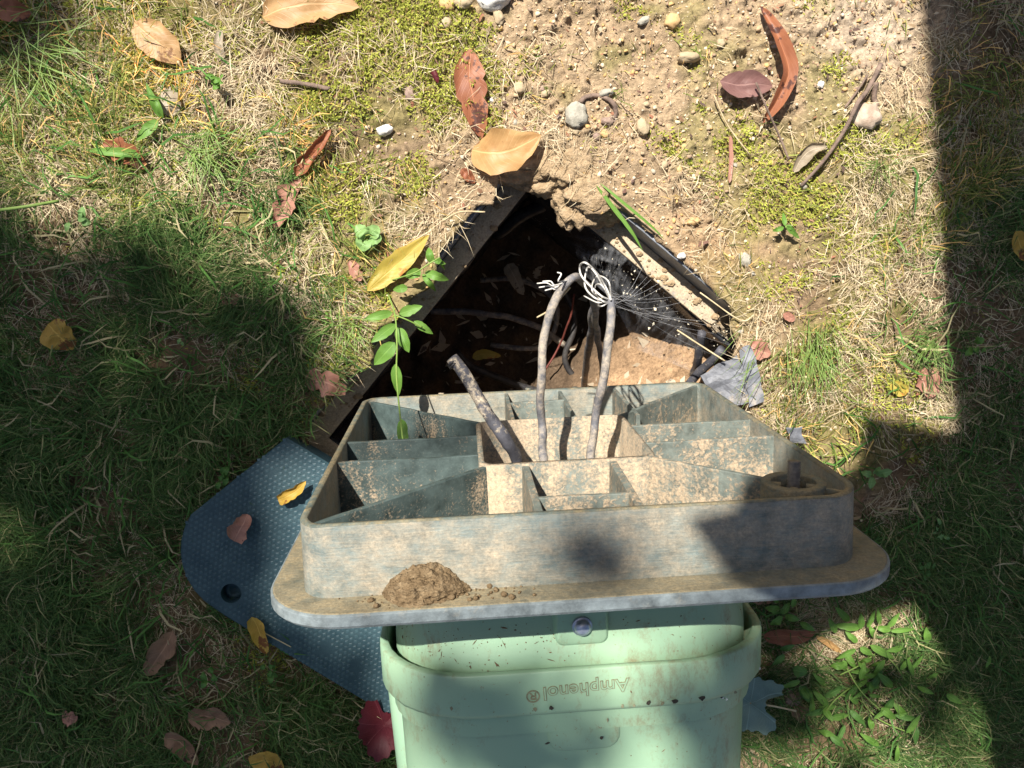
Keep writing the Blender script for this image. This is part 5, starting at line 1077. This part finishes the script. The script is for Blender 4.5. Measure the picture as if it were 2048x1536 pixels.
# bigger grass tufts that stand out
def tuft(label, cx_, cy_, n_, L_px, dirs, w_=.0011, col=(.11, .22, .04)):
    V, F = [], []; sp_ = L_px * .22
    for i in range(n_):
        a = random.gauss(*dirs); L_ = L_px * random.uniform(.45, 1.05); sx_, sy_ = random.gauss(0, sp_), random.gauss(0, sp_)
        pts = [gat(cx_ + sx_, cy_ + sy_, 0)] + [gat(cx_ + sx_ + L_ * f * math.cos(a), cy_ + sy_ + L_ * f * math.sin(a), h_) for f, h_ in ((.3, .028), (.65, .034), (1.0, .016))]
        ps = catmull(pts, 2); b0 = len(V)
        for j, p_ in enumerate(ps):
            d = (ps[min(j + 1, len(ps) - 1)] - ps[max(0, j - 1)]).normalized(); s_ = d.cross(Vector((0, 0, 1))).normalized() * w_ * .5 * (1 - .8 * j / (len(ps) - 1)); V += [p_ - s_, p_ + s_]
        F += [(b0 + 2 * j, b0 + 2 * j + 1, b0 + 2 * j + 3, b0 + 2 * j + 2) for j in range(len(ps) - 1)]
    return tag(mesh('grass_tuft', V, F, M_TUFT, None, False), label, 'grass tuft')
M_TUFT = leaf_mat('tuft_blade', (.09, .19, .03), (.20, .30, .07), None, 0, 1.0, .3)
tuft('drooping green grass tuft on the straw right of the base', 1625, 690, 90, 130, (1.45, .42))
tuft('dark green grass tuft at the edge of the right hand shadow', 1862, 690, 50, 75, (2.2, .6))
tuft('fine green grass tuft in the upper left lawn', 400, 300, 90, 110, (.8, .9))
tuft('loose green grass tuft over the left grass at top', 60, 90, 60, 190, (.9, .8))
tuft('green grass tuft left of the pit beside the trailing weed', 690, 650, 45, 90, (2.0, 1.2))
tuft('small green grass tuft near the twig end', 1760, 330, 35, 60, (1.0, 1.2))
tuft('thin green grass tuft hanging at the right pit end', 1530, 700, 16, 130, (2.4, .35))

# ------------------------------------------------------------------ what shades the place: a tree overhead and an added shadow panel, both above and outside the view
def sunpt(p_, t): return Vector(p_) + TOSUN * t
M_CROWN = leaf_mat('tree_leaf', (.05, .11, .02), (.09, .17, .035), None, 0, 1.1, .2)
M_BARK = noisy('tree_bark', [(0.3, (0.07, 0.05, 0.04)), (0.7, (0.18, 0.14, 0.11))], 30, .9, .8)
targets = []                                       # (3D point, count) sampled over the parts of the yard that lie in shade
def fill(poly_px, count, z=0.0):
    P_ = np.array(poly_px, float); lo, hi = P_.min(0), P_.max(0); k = 0
    while k < count:
        x, y = rng.uniform(lo[0], hi[0]), rng.uniform(lo[1], hi[1])
        if inside(np.array([x]), np.array([y]), poly_px)[0]: targets.append(at(x, y, z)); k += 1
SHADE = [(-1300, 380), (-100, 400), (60, 455), (230, 520), (420, 585), (560, 640), (640, 700), (640, 880), (560, 960), (540, 1120), (560, 1280), (760, 1300), (770, 1600), (770, 2300), (-1300, 2300)]
fill(SHADE, 2600)
fill([(-900, -900), (60, -300), (140, 20), (90, 160), (-40, 190), (-900, 300)], 260)
fill([(780, 1700), (1480, 1700), (2600, 1600), (2600, 2300), (780, 2300)], 300)
fill([(770, 1370), (1530, 1350), (1530, 1580), (770, 1580)], 26, .32)
fill([(1530, 1330), (2000, 1330), (2000, 1600), (1530, 1600)], 15)
fill([(660, 760), (930, 770), (930, 900), (640, 1010)], 9, .2)
fill([(1080, 1070), (1290, 1065), (1290, 1150), (1100, 1170)], 2, .39)
fill([(1440, 1330), (1620, 1330), (1620, 1470), (1440, 1470)], 16)
fill([(1190, 1060), (1420, 1060), (1300, 1160), (1220, 1180)], 1, .38)
tv, tf, tuv = [], [], []
for p_ in targets:
    t = random.uniform(5.0, 8.0); c_ = sunpt(p_, t); s_ = random.uniform(.035, .06); d = Vector((random.gauss(0, 1), random.gauss(0, 1), random.gauss(0, .5))).normalized(); e_ = d.orthogonal(); e_.rotate(Matrix.Rotation(random.uniform(0, 6.28), 3, d)); b0 = len(tv)
    for a, b in ((-1, 0), (-.35, .5), (.4, .42), (1, 0), (.4, -.42), (-.35, -.5)): tv.append(c_ + d * a * s_ + e_ * b * s_); tuv.append(((a + 1) / 2, b))
    tf += [(b0, b0 + 1, b0 + 5), (b0 + 1, b0 + 2, b0 + 4, b0 + 5), (b0 + 2, b0 + 3, b0 + 4)]
TB = Vector((-7.5, 6.5, 0)); tree = empty('shade_tree', TB, 'tall leafy tree whose crown throws dappled shade over the left of the yard', 'tree')
world_part(set_uv(mesh('crown', tv, tf, M_CROWN, None, False, True), tuv), tree)
tparts = [tube([TB, TB + Vector((.1, -.1, 2)), TB + Vector((.3, -.3, 4.2))], [.24, .15], 12, 4, .05)]
for q_ in ((-3.2, 4.2, 5.2), (-4.2, 2.6, 5.4), (-2.6, 2.2, 4.6)):
    tparts.append(tube([TB + Vector((.3, -.3, 4.1)), (TB + Vector((.3, -.3, 4.1))) * .5 + Vector(q_) * .5 + Vector((0, 0, .4)), Vector(q_)], [.09, .02], 8, 4, .05))
V, F = join(tparts); world_part(mesh('trunk', V, F, M_BARK, None, True, True), tree)
# added unseen panel on posts: outline cut to cast the right-hand shadow
ZR = 1.75
def panelpt(p_): return sunpt(p_, (ZR - p_.z) / TOSUN.z)
lp = lambda x, y: BASE @ Vector((*on_base(x, y, 0)[:1], 0, on_base(x, y, 0)[1]))
sh = [panelpt(at(1830, -200)), panelpt(at(1843, 0)), panelpt(at(1862, 300)), panelpt(at(1884, 600)), panelpt(at(1905, 868)), panelpt(at(1830, 852)), panelpt(at(1724, 828)), panelpt(at(1716, 925))]
sh += [panelpt(lp(1592, 888)), panelpt(lp(1478, 960)), panelpt(lp(1474, 1008))]
sh += [panelpt(BASE @ on_base_z(1372, 1035, .2)), panelpt(BASE @ on_base_z(1432, 1120, .2))]
sh += [panelpt(BASE @ Vector((on_base(1600, 1176, -D)[0], -D, on_base(1600, 1176, -D)[1])))]
sh += [panelpt(at(1800, 1190)), panelpt(at(1870, 1300)), panelpt(at(1950, 1420)), panelpt(at(2010, 1700)), panelpt(at(3000, 1900)), panelpt(at(3000, -400))]
blocker = empty('shadow_panel', (2.2, 1.2, 0), 'added flat panel, out of view, shaped to throw the straight edged shadow at right', 'shadow panel')
k = len(sh); V = [Vector((q_.x, q_.y, ZR)) for q_ in sh] + [Vector((q_.x, q_.y, ZR + .03)) for q_ in sh]
F = [tuple(range(k))[::-1], tuple(range(k, 2 * k))] + [(i, (i + 1) % k, k + (i + 1) % k, k + i) for i in range(k)]
M_WOOD = noisy('shadow_panel_wood', [(0.3, (.22, .15, .1)), (0.7, (.34, .25, .17))], 20, .8, .4)
world_part(mesh('panel_slab', V, F, M_WOOD, None, False, True), blocker)
for qx, qy in ((1.15, 1.55), (1.15, .2)): world_part(mesh('post', *tube([(qx, qy, 0), (qx, qy, ZR - .002)], .05, 4, 0, 0), M_WOOD, None, False, True), blocker)
print('tris approx', sum(len(o.data.polygons) for o in C.objects if o.type == 'MESH'))
